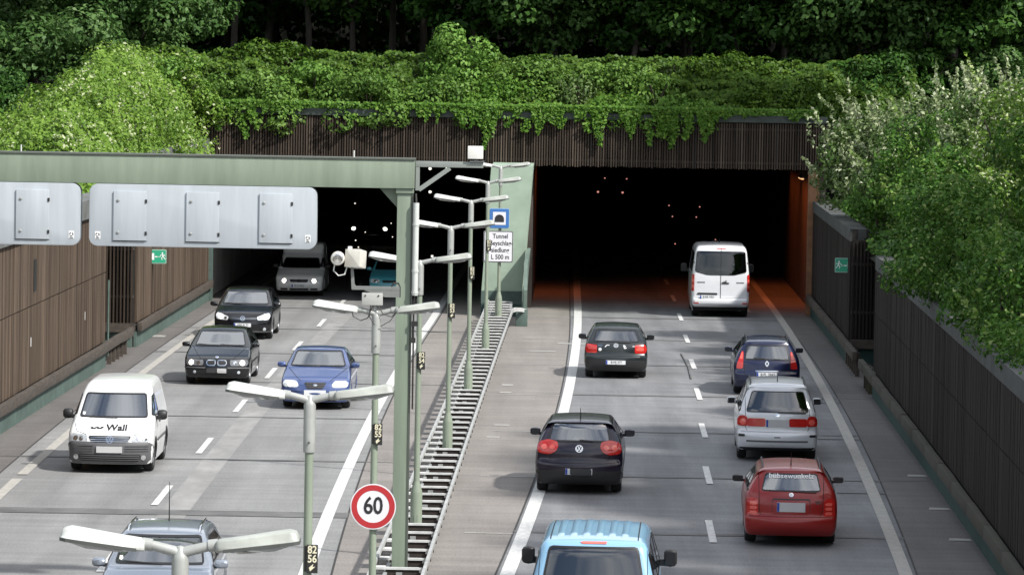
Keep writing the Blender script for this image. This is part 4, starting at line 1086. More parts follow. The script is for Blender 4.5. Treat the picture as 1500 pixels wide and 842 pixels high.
def wall(label, f, a, b, sg, zt, mw, mbeam, mteal, seam, cope_h=.9, cope_m=None, beam=True, beam_ext=None, cw=.34):
    r = empty('retaining_wall', (f((a + b) / 2), (a + b) / 2, 0)); tag(r, label, 'wall')
    M0 = Matrix.Translation(-Vector(r.location))
    def put(o): o.matrix_parent_inverse = M0; return o
    yy = ys(a, b, 3.); zt_ = zt if callable(zt) else (lambda y: zt)
    c = MB(); c.loft([[(f(y) - sg * .06 + o_, y, h) for o_, h in ((-.25, -.3), (.25, -.3), (.25, zt_(y) + cope_h - .01), (-.25, zt_(y) + cope_h - .01))] for y in yy]); put(c.build('core', M_BACK, r))
    ZT = zt if callable(zt) else (lambda y: zt)
    c = MB(); boards(c, off(f, sg * .20), a, b, .72, zt, sg, seam=seam); put(c.build('board_cladding', mw, r, attr=True))
    c = MB(); c.sweep([(f(y) + sg * .21, y, 0) for y in yy], [(-.06, -.1), (.06, -.1), (.06, .46), (-.06, .46)]); put(c.build('plinth', mteal, r))
    c = MB(); c.sweep([(f(y) + sg * .02, y, zt_(y) + .004) for y in yy], [(-cw, 0), (cw, 0), (cw, cope_h), (-cw, cope_h)]); put(c.build('coping', cope_m or M_COPE, r))
    if beam:
        y0, y1 = beam_ext or (a, b); y = y0; c = MB()
        while y < y1 - .05:
            e = min(y + 4.0, y1); yy2 = ys(y, e - .02, 1.)
            c.sweep([(f(q) + sg * .36, q, .60 + RNG.normal() * .006) for q in yy2], [(-.07, -.12), (.07, -.12), (.07, .13), (-.07, .13)]); y = e
        put(c.build('rubbing_beam', mbeam, r, bevel=.015))
        for y in list(np.arange(y0 + .4, y1, 1.0)):
            if a - .2 < y < b + .2: continue
            c = MB(); x = f(y) + sg * .26; c.box(x - .06, x + .06, y - .06, y + .06, 0, .68); put(c.build('post', mbeam, r))
    return r, put

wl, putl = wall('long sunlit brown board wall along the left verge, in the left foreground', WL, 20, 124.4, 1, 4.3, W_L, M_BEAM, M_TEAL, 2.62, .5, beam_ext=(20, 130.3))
c = MB(); c.box(WL(108.8) + .245, WL(108.8) + .262, 108.7, 109.2, 2.95, 3.72); putl(c.build('open_joint', M_GAP, wl))
for (y, z) in ((119.5, 1.6), (108.3, 1.65)): c = MB(); c.box(WL(y) + .24, WL(y) + .256, y, y + .05, z, z + .22); putl(c.build('small_tag', M_WHITE, wl))
c = MB(); c.tube([(WL(124) + .33, 124.46, .3), (WL(124) + .33, 124.46, 2.4)], .03, 8); putl(c.build('cable_pipe', M_TEAL, wl))
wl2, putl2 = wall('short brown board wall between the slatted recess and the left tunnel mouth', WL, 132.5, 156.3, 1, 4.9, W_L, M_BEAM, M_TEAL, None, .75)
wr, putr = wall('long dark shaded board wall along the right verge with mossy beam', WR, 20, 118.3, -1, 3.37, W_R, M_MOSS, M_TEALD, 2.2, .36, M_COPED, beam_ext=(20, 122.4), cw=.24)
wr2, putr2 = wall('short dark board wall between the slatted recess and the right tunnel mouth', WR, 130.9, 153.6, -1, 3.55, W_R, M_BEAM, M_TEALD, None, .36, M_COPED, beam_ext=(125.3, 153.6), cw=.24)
c = MB(); c.sweep([(WL(157) + .25, 156.35, 0), (WL(157) + .25, 156.6, 0)], [(-.12, 0), (.12, 0), (.12, 4.9), (-.12, 4.9)]); putl2(c.build('end_post', M_TEAL, wl2))
c = MB(); c.box(WR(153.7) - .42, WR(153.7) - .05, 153.62, 153.95, 0, 4.9); putr2(c.build('end_post', mat('rusty_post', (.20, .10, .05), .8, var=.3, scale=3), wr2))

def screen(label, f, sg, ya, yb, dep, zt):
    """slatted recess between two wall sections: a return wall of upright slats that faces the traffic"""
    x = f(yb); r = empty('slatted_screen', (x - sg * dep / 2, yb, 0)); tag(r, label, 'screen'); M0 = Matrix.Translation(-Vector(r.location))
    def put(o): o.matrix_parent_inverse = M0; return o
    xa, xb = sorted((x - sg * dep, x + sg * .2))
    c = MB(); c.box(xa, xb, yb - .12, yb - .06, .3, zt); put(c.build('back_panel', M_DARKW, r))
    c = MB(); q = xa + .02
    while q < xb - .04: c.box(q, q + .045, yb - .22, yb - .17, .62, zt, float(RNG.random() * .5)); q += .105
    put(c.build('slats', W_S if sg > 0 else W_R, r, attr=True))
    for z in (.62, 1.5, 2.9): c = MB(); c.box(xa, xb, yb - .165, yb - .125, z - .04, z + .04); put(c.build('cross_rail', M_BEAM, r))
    c = MB(); c.box(xa, xb + sg * .06, yb - .34, yb - .2, .46, .72); put(c.build('sill_beam', M_BEAM, r))
    c = MB(); c.box(xa, xb - .04, yb - .19, yb - .08, 0, .44); put(c.build('plinth', M_TEAL if sg > 0 else M_TEALD, r))
    c = MB(); xs = sorted((x - sg * dep, x - sg * (dep + .2))); c.box(xs[0], xs[1], ya - .5, yb, 0, zt + .4); put(c.build('recess_wall', M_BACK, r))
    return r
screen('slatted timber recess screen in the gap of the left wall', WL, 1, 124.4, 132.4, 1.9, 4.2)
screen('dark slatted recess screen in the gap of the right wall', WR, -1, 118.3, 130.8, 1.9, 3.6)

# ------------------------------------------------------------------ tunnel portal
YP = 155.
pr = empty('tunnel_portal', (0, YP, 0)); tag(pr, 'wide tunnel portal with a slatted brown timber fascia over two dark openings', 'tunnel')
PM = Matrix.Translation((0, -YP, 0))
def pp(o, par=None): o.matrix_parent_inverse = PM if par is None else Matrix.Identity(4); return o
XL, XR = -11.3, 10.75
c = MB(); q = XL
pos = []
while q < XR:
    v = float(np.clip(RNG.normal(.45, .22), 0, 1)); dz = RNG.normal() * .012
    c.box(q, q + .047, YP - .05, YP + RNG.random() * .02, 4.93 + dz, 6.52, v); q += .088
pp(c.build('fascia_slats', W_S, pr, attr=True))
c = MB(); c.box(XL, XR, YP + .09, YP + .5, 4.98, 6.5); pp(c.build('fascia_backing', M_DARKW, pr))
for x in (-8.2, -4.6, -1.0, 2.6, 6.2, 9.): c = MB(); c.box(x, x + .03, YP - .062, YP - .052, 4.95, 6.5); pp(c.build('fascia_joint', M_GAP, pr))
c = MB(); c.box(XL, XR, YP + .025, YP + .085, 5.1, 5.18); c.box(XL, XR, YP + .025, YP + .085, 6.25, 6.33); pp(c.build('fascia_rails', M_BEAM, pr))
c = MB(); c.box(XL, XR, YP - .12, YP + .9, 6.53, 6.76); pp(c.build('coping', mat('portal_coping', (.05, .064, .057), .7, var=.3, scale=2), pr, bevel=.02))
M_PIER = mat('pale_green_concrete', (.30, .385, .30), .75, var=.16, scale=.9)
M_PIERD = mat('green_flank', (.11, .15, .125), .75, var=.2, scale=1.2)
# pier between the two openings (flared, with teal bands at the foot)
px0, px1 = -.98, .36
YQ = 150.4
c = MB(); c.add([(px0 - .04, YQ, .85), (px1 - .02, YQ, .85), (px1 + .26, YQ, 5.02), (px0 + .22, YQ, 5.02), (px0 - .04, 330, .85), (px1 + .3, 330, .85), (px1 + .5, 330, 5.02), (px0 + .22, 330, 5.02)], [(0, 1, 2, 3), (1, 5, 6, 2), (0, 3, 7, 4), (3, 2, 6, 7)])
# shift the far end of the pier along with the tubes
c.v = [(p[0] + (.013 * (p[1] - YQ) if p[1] > 200 else 0), p[1], p[2]) for p in c.v]
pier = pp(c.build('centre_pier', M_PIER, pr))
for z0, z1, m in ((.42, .85, M_TEAL), (0, .42, M_TEALD)):
    c = MB(); c.add([(px0 - .05, YQ - .012, z0), (px1 - .02, YQ - .012, z0), (px1 - .02, YQ - .012, z1 - .003), (px0 - .05, YQ - .012, z1 - .003), (px0 + 2, 330, z0), (px1 + 2.4, 330, z0), (px1 + 2.4, 330, z1 - .003), (px0 + 2, 330, z1 - .003)], [(0, 1, 2, 3), (1, 5, 6, 2), (0, 3, 7, 4)])
    pp(c.build('foot_band', m, pr))
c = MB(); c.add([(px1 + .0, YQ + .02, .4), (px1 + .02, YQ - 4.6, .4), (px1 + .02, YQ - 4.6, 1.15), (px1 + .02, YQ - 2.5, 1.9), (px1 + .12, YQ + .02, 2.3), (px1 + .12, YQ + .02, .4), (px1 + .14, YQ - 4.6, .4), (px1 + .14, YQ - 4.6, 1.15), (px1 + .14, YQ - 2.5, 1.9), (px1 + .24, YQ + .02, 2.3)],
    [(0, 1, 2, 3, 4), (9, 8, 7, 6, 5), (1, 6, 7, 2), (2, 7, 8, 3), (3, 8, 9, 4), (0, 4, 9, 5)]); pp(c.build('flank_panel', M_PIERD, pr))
c = MB(); c.box(px1 - .22, px1 + .16, YQ - 5.2, YQ - 4.5, 0, .55); pp(c.build('anchor_block', M_TEAL, pr, bevel=.02))
# tubes
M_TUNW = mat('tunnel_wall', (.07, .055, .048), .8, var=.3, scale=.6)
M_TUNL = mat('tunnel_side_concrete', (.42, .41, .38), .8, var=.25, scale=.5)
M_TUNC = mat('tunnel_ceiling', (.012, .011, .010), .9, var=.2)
def tube(label, fl, fr, a, ml, mr_, zc=4.97):
    r = empty('tunnel_tube', ((fl(a) + fr(a)) / 2, a, 0)); tag(r, label, 'tunnel'); M0 = Matrix.Translation(-Vector(r.location)); yy = ys(a, 330, 6)
    def put(o): o.matrix_parent_inverse = M0; return o
    for f, m, sg in ((fl, ml, -1), (fr, mr_, 1)):
        c = MB(); c.sweep([(f(y), y, 0) for y in yy], [(0, -.1), (.4 * sg, -.1), (.4 * sg, zc + .3), (0, zc + .3)]); put(c.build('side_wall', m, r))
    c = MB(); c.sweep([((fl(y) + fr(y)) / 2, y, zc) for y in yy], [(-6.2, 0), (6.2, 0), (6.2, .9), (-6.2, .9)]); put(c.build('ceiling', M_TUNC, r))
    c = MB(); w = (fr(330) - fl(330)) / 2; xm = (fr(330) + fl(330)) / 2; c.box(xm - w, xm + w, 330, 330.4, 0, zc); put(c.build('far_end', M_TUNC, r))
    return r
PL = lambda y: px0 + .013 * (y - YQ)
PRr = lambda y: px1 + .30 + .013 * (y - YQ)
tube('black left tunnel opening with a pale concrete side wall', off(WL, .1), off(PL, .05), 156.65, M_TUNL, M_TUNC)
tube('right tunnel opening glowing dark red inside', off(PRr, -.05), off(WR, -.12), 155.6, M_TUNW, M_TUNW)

# ------------------------------------------------------------------ banks and hilltop
def bank(name, fx, sg, xa, ya, yb, hf, m=M_EARTH):
    yy = ys(ya, yb, 4.); dd = list(np.linspace(0, 1, 26) ** 1.6 * xa); V = []
    for y in yy:
        for d in dd: V.append((fx(y) + sg * d, y, hf(d, y) + .18 * noise.noise(Vector((fx(y) + sg * d, y, 0)) * .4) * min(1, d)))
    n = len(dd)
    o = mk(name, V, [(i * n + k, i * n + k + 1, (i + 1) * n + k + 1, (i + 1) * n + k) for i in range(len(yy) - 1) for k in range(n - 1)], m, smooth=True); tag(o, kind='structure'); return o
def hl(d, y):
    t = min(1, max(0, (y - 112) / 40)); base = 4.1 + .9 * t
    z = min(6.3, base + .2 * d); w = min(1, max(0, (d - 8) / 4)) * min(1, max(0, (y - 146) / 13))
    return z + (8.45 - z) * w
def hr(d, y): return min(8.0, 3.1 + .5 * d)
M_LITTER = mat('leaf_litter', (.012, .014, .007), .95, var=.5, scale=3.)
bank('left_bank', off(WL, -.3), -1, 120, -20, 159.9, hl, M_LITTER)
bank('right_bank', off(WR, .3), 1, 120, -20, 159.9, hr, M_LITTER)
V = []; xs = [-160, -60, -30, -20, -15, -11.4, -8, -4, 0, 4, 8, 10.8, 15, 20, 30, 60, 160]; yl = [155.6, 156.6, 158.2, 159.2, 160, 175, 200, 240, 420]
for y in yl:
    for x in xs:
        z = 8.45 if y >= 160 else (6.5 if y < 157 else 6.5 + (y - 157) / 3 * 1.8)
        V.append((x, y, z))
n = len(xs); o = mk('hilltop', V, [(i * n + k, i * n + k + 1, (i + 1) * n + k + 1, (i + 1) * n + k) for i in range(len(yl) - 1) for k in range(n - 1)], M_LITTER); tag(o, kind='structure')

# ------------------------------------------------------------------ median crash barrier
M_GALV = mat('galvanised_steel', (.58, .585, .57), .5, metal=.1, var=.2, scale=5.)
M_GALVR = mat('rail_steel', (.40, .405, .39), .5, metal=.15, var=.25, scale=4.)
M_WEB = mat('rusty_web', (.028, .020, .016), .8, var=.4, scale=6.)
M_GALVD = mat('dull_galvanised', (.30, .31, .30), .6, metal=.2, var=.2, scale=5.)
br = empty('crash_barrier', (BR(100), 100, 0)); tag(br, 'long double steel crash barrier with ladder like spacers in the median', 'barrier')
BM = Matrix.Translation(-Vector(br.location))
def bp(o): o.matrix_parent_inverse = BM; return o
def rail(f, a, b, sg):
    yy = ys(a, b, 2.)
    prof = [(-.025, .665), (.025, .665), (.032, .70), (.025, .75), (-.025, .75)]; prof2 = []
    c = MB(); c.sweep([(f(y), y, 0) for y in yy], prof + prof2); return bp(c.build('rail', M_GALVR, br, smooth=True))
rail(BR, 30, 142.5, 1); rail(BL, 30, 147., -1)
c = MB(); c.sweep([(BR(142.5) + .0, 142.4, 0), (BR(142.5) + .08, 143.6, -.04), (BR(142.5) + .22, 144.6, -.1), (BR(142.5) + .42, 145.6, -.2)], [(-.02, .62), (.03, .62), (.03, .75), (-.02, .75)]); bp(c.build('end_piece', M_GALV, br))
c = MB(); c.sweep([(BL(y) + .2, y, 0) for y in ys(30, 147)], [(-.03, .58), (.03, .58), (.03, .62), (-.03, .62)]); bp(c.build('inner_rail', M_GALVD, br))
k = 0; y = 47.; sp = None
while y < 147:
    x0, x1 = BL(y), BR(min(y, 142.5)); c = MB()
    V_ = [(x0 + .02, y - .04, .70), (x1 - .02, y - .04, .70), (x1 - .02, y + .04, .70), (x0 + .02, y + .04, .70)]
    c.add(V_ + [(p[0], p[1], .664) for p in V_], [(0, 1, 2, 3), (0, 4, 5, 1), (1, 5, 6, 2), (2, 6, 7, 3), (3, 7, 4, 0), (7, 6, 5, 4)])
    c.box(x0 + .03, x0 + .19, y + .05, y + .62, .60, .655); c.box(x1 - .10, x1 - .03, y - .03, y + .03, .62, .70)
    o = bp(c.build('spacer', M_GALV, br)); c = MB(); c.box(x0 + .20, x1 - .05, y - .012, y + .012, .34, .662); c.build('web', M_WEB, o); y += 1.333
y = 48.3
while y < 142:
    for f in (lambda q: (BL(q) + BR(q)) / 2,):
        if k < 98:
            c = MB(); x = f(y); c.box(x - .05, x + .05, y - .03, y + .03, -.05, .62); bp(c.build('post', M_GALVD, br)); k += 1
    y += 2.666
# ------------------------------------------------------------------ street lamps
M_POLE = mat('sage_pole_paint', (.235, .275, .21), .5, var=.12, scale=3., stretch=(1, 1, .4))
M_ARM = mat('lamp_arm_metal', (.36, .37, .35), .45, metal=.2, var=.1, scale=6)
M_HEAD = mat('lamp_head_white', (.52, .53, .505), .42, var=.12, scale=5.)
M_HEAD2 = mat('lamp_head_shaded', (.37, .385, .35), .42, var=.16, scale=5.)  # darker copy of the head paint, shade coloured into the right-hand heads
M_RIMB = mat('lamp_rim', (.085, .09, .085), .4, var=.1)
M_LENSG = mat('lamp_lens', (.22, .23, .22), .12, var=.1, coat=.6)
M_TAG = mat('number_tag_black', (.02, .02, .018), .5, var=.1)
M_TAGT = mat('number_tag_cream', (.70, .66, .48), .5, var=0)
LH = 5.3
def lamp_head(sg, m):
    """local frame: mast axis at origin, arm goes to +x*sg; rises outward"""
    sl = math.tan(R(7.5)); out = []
    def ring(x, w, zb, h, top):
        P = []; x *= .905; h *= .82
        for a in range(16):
            t = 2 * math.pi * a / 16; cx, cz = math.cos(t), math.sin(t)
            yy = w * .5 * math.copysign(abs(cx) ** .55, cx); zz = (zb + h * .42) + h * .5 * math.copysign(abs(cz) ** .55, cz)
            if cz > 0: yy *= top
            P.append((sg * x, yy, LH - .02 + x * sl + zz))
        return P
    c = MB()
    c.loft([ring(.300, .15, -.045, .10, .85), ring(.33, .19, -.05, .125, .85), ring(.55, .23, -.055, .135, .74), ring(.80, .26, -.06, .155, .68), ring(.92, .265, -.06, .158, .66), ring(.98, .25, -.055, .125, .6), ring(1.005, .2, -.045, .06, .6)])
    return c
def street_lamp():
    r = empty('street_lamp', (0, 0, 0))
    c = MB(); c.lathe([(.0, 0), (.105, 0), (.105, 1.18), (.098, 1.22), (.062, 1.36), (.058, 1.40)], 18); c.build('base_sleeve', M_POLE, r, smooth=True)
    c = MB(); c.lathe([(.054, 1.38), (.046, LH - .62)], 16); c.build('mast', M_POLE, r, smooth=True)
    c = MB(); c.lathe([(.050, LH - .62), (.066, LH - .61), (.066, LH - .10), (.056, LH - .06), (.03, LH + .0), (0, LH + .01)], 16); c.build('collar', M_ARM, r, smooth=True)
    c = MB(); c.lathe([(0, 0), (.012, 0), (.012, .02), (0, .022)], 10, Matrix.Translation((0, -.064, LH - .5)) @ Matrix.Rotation(R(90), 4, 'X')); c.build('bolt', M_RIMB, r)
    c = MB(); c.box(-.03, .03, -.112, -.098, .62, .80); c.build('door_plate', M_POLE, r)
    for sg in (-1, 1):
        c = MB(); sl = math.tan(R(7.5))
        c.tube([(0, 0, LH - .06), (sg * .05, 0, LH - .035), (sg * .23, 0, LH - .02 + .23 * sl)], [.044, .042, .038], 14); c.tube([(sg * .215, 0, LH - .02 + .215 * sl), (sg * .29, 0, LH - .02 + .29 * sl)], [.049, .049], 14)
        c.build('arm', M_ARM, r, smooth=True, angle=50)
        h = lamp_head(sg, None).build('lamp_head', M_HEAD if sg < 0 else M_HEAD2, r, smooth=True, angle=60)
        c = MB(); P = []
        for x, w in ((.33, .20), (.55, .25), (.77, .28), (.87, .27), (.916, .21)):
            P.append([(sg * x, yy, LH - .02 + x * sl + z) for yy, z in ((-w / 2, -.058), (w / 2, -.058), (w / 2, -.032), (-w / 2, -.032))])
        c.loft(P); c.build('rim', M_RIMB, h)
        c = MB(); P = []
        for x, w, d in ((.38, .10, .005), (.46, .2, .022), (.72, .23, .03), (.84, .15, .008)):
            P.append([(sg * x, yy, LH - .02 + x * sl + z) for yy, z in ((-w / 2, -.060), (-w * .3, -.062 - d), (w * .3, -.062 - d), (w / 2, -.060))])
        c.loft(P); c.build('lens', M_LENSG, h, smooth=True)
    return r
def tag_plate(lamp, z, no):
    c = MB(); c.box(-.005, .115, -.085, -.055, z - .155, z + .155); c.box(-.035, -.005, -.07, -.05, z - .14, z + .14); o = c.build('number_tag', M_TAG, lamp)
    for i, t in enumerate(('82', no)):
        text_obj('lettering', t, .118, M_TAGT, o, at(.055, -.0875, z + .10 - .10 * i), sx=.86, bold=.003)
    mk('flash_mark', [at(.055, -.0875, z + .03) @ Vector(p + (0,)) for p in ((.015, -.08), (-.035, -.125), (-.005, -.122), (-.022, -.165), (.035, -.112), (.005, -.115))], [(0, 1, 2), (2, 1, 3), (2, 3, 4), (2, 4, 5), (0, 2, 5)], M_TAGT, o)
LAMPS = [(-2.50, 34.28, None), (-2.18, 48.95, '56'), (-1.94, 64.57, '55'), (-1.63, 79.54, '54'), (-1.30, 94.4, '53'), (-1.03, 109.84, '52'), (-.71, 124.84, '51'), (-.41, 140.2, None)]
LLAB = ['nearest double armed street lamp, its head low over the silver blue estate car',
        'lamp with number tag 56, its head in front of the mid blue saloon',
        'double armed street lamp carrying the round 60 sign and a traffic camera',
        'double armed street lamp with number tag 54, first one beyond the gantry post',
        'double armed street lamp with number tag 53, second one beyond the gantry post',
        'double armed street lamp with number tag 52, third one beyond the gantry post',
        'double armed street lamp standing in front of the white tunnel name plate',
        'farthest double armed street lamp, carrying the blue tunnel sign by the green pier']
proto = street_lamp()
for i, (x, y, no) in enumerate(LAMPS):
    o = proto if i == 0 else copy_tree(proto)
    o.location = (x, y, 0); o.rotation_euler = (0, 0, R(RNG.normal() * 1.2) - math.atan(.016)); tag(o, LLAB[i], 'street lamp', 'double armed street lamps along the median')
    LAMPS[i] = (x, y, no, o)
for x, y, no, o in LAMPS:
    if no: tag_plate(o, 3.53, no)

# ------------------------------------------------------------------ signs
M_SRED = mat('sign_red', (.42, .025, .03), .45, var=.06)
M_SWHITE = mat('sign_white', (.72, .71, .74), .45, var=.03)
M_SBLUE = mat('sign_blue', (.045, .16, .42), .45, var=.06)
M_SBACK = mat('sign_back_grey', (.30, .31, .31), .5, metal=.3, var=.1)
M_SGREEN = mat('sign_green', (.02, .32, .18), .45, var=.06)
def disc_mesh(b, cx, z, r, y0, y1, n=48, ry=None):
    b.ext(circle(0, 0, r, n, ry), at(cx, y1, z), y1 - y0); return b
lx, ly = LAMPS[2][0], LAMPS[2][1]
s60 = empty('speed_limit_sign', (lx, ly, 0)); tag(s60, 'round red rimmed speed limit sign reading 60 on the third street lamp pole', 'traffic sign')
cz = 2.49; sx_ = .0; SY = -.10
def lp(o, par): o.parent = par; return o
c = MB(); disc_mesh(c, sx_, cz, .328, SY, SY + .02); c.build('sign_disc', M_SWHITE, s60)
ring = MB(); n = 56; P = [at(sx_, SY - .003, cz) @ Vector((r * math.cos(2 * math.pi * i / n), r * math.sin(2 * math.pi * i / n), 0)) for i in range(n) for r in (.312, .232)]
ring.add(P, [(2 * i, 2 * ((i + 1) % n), 2 * ((i + 1) % n) + 1, 2 * i + 1) for i in range(n)]); ring.build('red_ring', M_SRED, s60)
text_obj('lettering', '60', .345, M_INK, s60, at(sx_, SY - .005, cz + .005), sx=.84, spacing=.97, bold=.006)
c = MB(); disc_mesh(c, sx_, cz, .30, SY + .022, SY + .03, 24); c.box(-.05, .05, SY + .03, .06, cz + .12, cz + .16); c.box(-.05, .05, SY + .03, .06, cz - .16, cz - .12); c.build('back_bracket', M_SBACK, s60)

lx8, ly8 = LAMPS[7][0], LAMPS[7][1]
ts = empty('tunnel_sign', (lx8, ly8, 0)); tag(ts, 'square blue and white sign with a black tunnel arch on the farthest lamp pole', 'traffic sign')
c = MB(); c.ext(rrect(-.30, .30, -.30, .30, .04), at(-.02, -.10, 3.68), .03); c.build('sign_board', M_SBLUE, ts)
c = MB(); c.ext(rrect(-.31, .31, -.31, .31, .05), at(-.02, -.094, 3.68), .02); c.build('white_edge', mat('pale_blue_edge', (.42, .58, .72), .5, var=.03), ts)
c = MB(); c.ext([(-.2, -.2), (.2, -.2), (.2, .2), (-.2, .2)], at(-.02, -.133, 3.68), .006); c.build('white_field', M_SWHITE, ts)
arch = [(-.145, -.11), (.145, -.11)] + [(.145 * math.cos(math.pi * i / 14), -.02 + .14 * math.sin(math.pi * i / 14)) for i in range(15)]
c = MB(); c.ext(arch, at(-.02, -.142, 3.68), .006); c.build('tunnel_arch', M_INK, ts)
np_ = empty('name_plate', (lx8, ly8, 0)); tag(np_, 'white plate with four lines of black writing beneath the blue tunnel sign', 'sign')
c = MB(); c.ext(rrect(-.50, .42, -.49, .49, .05), at(.0, -.09, 2.80), .025); c.build('plate', M_SBACK, np_)
c = MB(); c.ext(rrect(-.485, .405, -.475, .475, .045), at(.0, -.119, 2.80), .004); c.build('black_edge', M_INK, np_)
c = MB(); c.ext(rrect(-.468, .388, -.458, .458, .04), at(.0, -.1245, 2.80), .004); c.build('white_face', M_SWHITE, np_)
for i, t in enumerate(('Tunnel', 'Beyschlag-', 'siedlung', 'L 500 m')):
    text_obj('lettering', t, .205, M_INK, np_, at(-.0 + (.05 if i in (1,) else .02), -.131, 2.80 + .32 - .215 * i), sx=.84, bold=.004)
c = MB(); c.box(-.06, .06, -.09, .05, 3.05, 3.09); c.box(-.06, .06, -.09, .05, 2.5, 2.54); c.build('clamps', M_SBACK, np_)

def exit_sign(label, x, y, z, yaw, flip):
    r = empty('emergency_exit_sign', (x, y, z), yaw); tag(r, label, 'exit sign')
    k = -1 if flip else 1; w, h = .53, .43
    c = MB(); c.ext(rrect(-w / 2, w / 2, -h / 2, h / 2, .03), at(0, .05, 0), .05); c.build('sign_box', mat('exit_sign_frame', (.25, .40, .33), .5, var=.05), r)
    c = MB(); c.ext(rrect(-w / 2 + .03, w / 2 - .03, -h / 2 + .03, h / 2 - .03, .02), at(0, -.001, 0), .006); c.build('green_panel', M_SGREEN, r)
    c = MB(); T = at(0, -.008, 0) @ Matrix.Scale(.85, 4)
    def ex(poly): c.ext([(k * a, b) for a, b in (poly if k > 0 else poly[::-1])], T, .003)
    ex([(-.25, -.12), (-.13, -.12), (-.13, .12), (-.25, .12)])                       # door
    ex([(-.09, .012), (-.02, .012), (-.02, .0), (.09, .0), (.09, -.014), (-.02, -.014), (-.02, -.028), (-.09, -.028), (-.12, -.008)])
    ex(circle(.165, .125, .028, 12))                                                  # running figure
    for a, b, q, d, t in ((.17, .09, .185, -.0, .042), (.16, .075, .10, .05, .022), (.10, .05, .085, .0, .02), (.18, .075, .235, .03, .022), (.235, .03, .25, .075, .02), (.18, .0, .13, -.05, .026), (.13, -.05, .16, -.12, .024), (.19, .0, .235, -.06, .026), (.235, -.06, .27, -.10, .024)):
        dx, dz = q - a, d - b; L = math.hypot(dx, dz); nx, nz = -dz / L * t / 2, dx / L * t / 2
        ex([(a + nx, b + nz), (a - nx, b - nz), (q - nx, d - nz), (q + nx, d + nz)])
    c.build('pictogram', M_WHITE, r)
    c = MB(); c.box(-.05, .05, .05, .14, -.03, .03); c.build('wall_bracket', M_SBACK, r)
    return r
exit_sign('green exit sign with running figure on the left brown wall', WL(137.) + .42, 137., 2.46, R(8), False)
exit_sign('green exit sign with running figure on the right dark wall', WR(132.) - .36, 132., 2.80, R(-8), True)

# ------------------------------------------------------------------ sign gantry, panels, cameras
M_GANTRY = mat('gantry_green_paint', (.205, .25, .188), .5, var=.14, scale=1.6, stretch=(3, 3, .35))
M_PANEL = mat('panel_grey_paint', (.40, .435, .465), .45, var=.08, scale=1.8, stretch=(3, 3, .3))
M_PANELD = mat('panel_door_paint', (.43, .465, .495), .42, var=.08, scale=1.8, stretch=(3, 3, .3))
YG = 73.
gg = empty('sign_gantry', (-1.75, YG, 0)); tag(gg, 'sage green steel sign gantry reaching over the left carriageway', 'gantry')
GM = Matrix.Translation((1.75, -YG, 0))
def gp(o): o.matrix_parent_inverse = GM; return o
c = MB(); c.box(-13.2, -1.61, YG, YG + .42, 6.78, 7.24); gp(c.build('beam', M_GANTRY, gg, bevel=.008))
c = MB(); c.box(-13.2, -1.60, YG - .02, YG + .44, 7.243, 7.268); gp(c.build('beam_cap', mat('gantry_cap', (.09, .10, .08), .5, var=.1), gg))
c = MB(); c.box(-1.885, -1.645, YG + .06, YG + .36, 0, 6.775); c.box(-1.91, -1.62, YG + .03, YG + .39, 6.70, 6.776); c.box(-2.1, -1.45, YG - .1, YG + .5, 0, .04); gp(c.build('post', M_GANTRY, gg, bevel=.006))
c = MB(); c.box(-1.658, -1.628, YG + .05, YG + .37, .05, 6.70); gp(c.build('post_shade_strip', mat('post_shadow_plate', (.075, .085, .07), .5, var=.1), gg))  # darker copy of the gantry green paints shade along the post edge
c = MB(); c.box(-13.0, -12.76, YG + .06, YG + .36, 0, 6.775); gp(c.build('post', M_GANTRY, gg, bevel=.006))
c = MB(); c.add([(-2.18, YG + .2, 6.776), (-1.888, YG + .2, 6.776), (-1.888, YG + .2, 6.46), (-2.18, YG + .23, 6.776), (-1.888, YG + .23, 6.776), (-1.888, YG + .23, 6.46)], [(0, 1, 2), (5, 4, 3), (0, 3, 4, 1), (1, 4, 5, 2), (2, 5, 3, 0)]); gp(c.build('gusset', M_GANTRY, gg))
# cantilever bracket on the right end
M_BRK = mat('bracket_grey', (.26, .28, .26), .5, metal=.2, var=.1)
c = MB(); c.box(-1.60, -.50, YG + .1, YG + .2, 7.13, 7.225); gp(c.build('bracket_arm', M_BRK, gg, bevel=.005))
c = MB(); c.box(-1.595, -1.53, YG + .1, YG + .2, 6.75, 7.128); gp(c.build('bracket_upright', M_BRK, gg))
c = MB(); d = Vector((.50, 0, .36)); L_ = d.length; M = Matrix.Translation((-1.54, YG + .15, 6.76)) @ Matrix.Rotation(-math.atan2(d.z, d.x), 4, 'Y'); c.box(0, L_, -.045, .045, -.035, .035, M=M); gp(c.build('bracket_brace', M_BRK, gg))
c = MB(); c.box(-.72, -.48, YG + .06, YG + .24, 7.226, 7.242); gp(c.build('bracket_plate', mat('bracket_dark', (.12, .125, .12), .5), gg))
M_PIPE = mat('pale_conduit', (.55, .57, .54), .45, var=.08)
c = MB(); c.tube([(-1.575, YG + .0, 6.55), (-1.575, YG + .0, 5.05)], .048, 12); gp(c.build('conduit', M_PIPE, gg, smooth=True, angle=50))
c = MB(); c.tube([(-1.585, YG + .02, 6.70), (-1.575, YG, 6.56)], .018, 8); c.tube([(-1.575, YG, 5.05), (-1.59, YG, 4.9), (-1.585, YG + .02, 3.2)], .014, 8); gp(c.build('cable', M_TAG, gg))
for z in (6.2, 5.45, 5.1): c = MB(); c.lathe([(.05, -.02), (.056, -.02), (.056, .02), (.05, .02)], 12, Matrix.Translation((-1.575, YG, z))); gp(c.build('pipe_clamp', M_PIPE, gg))
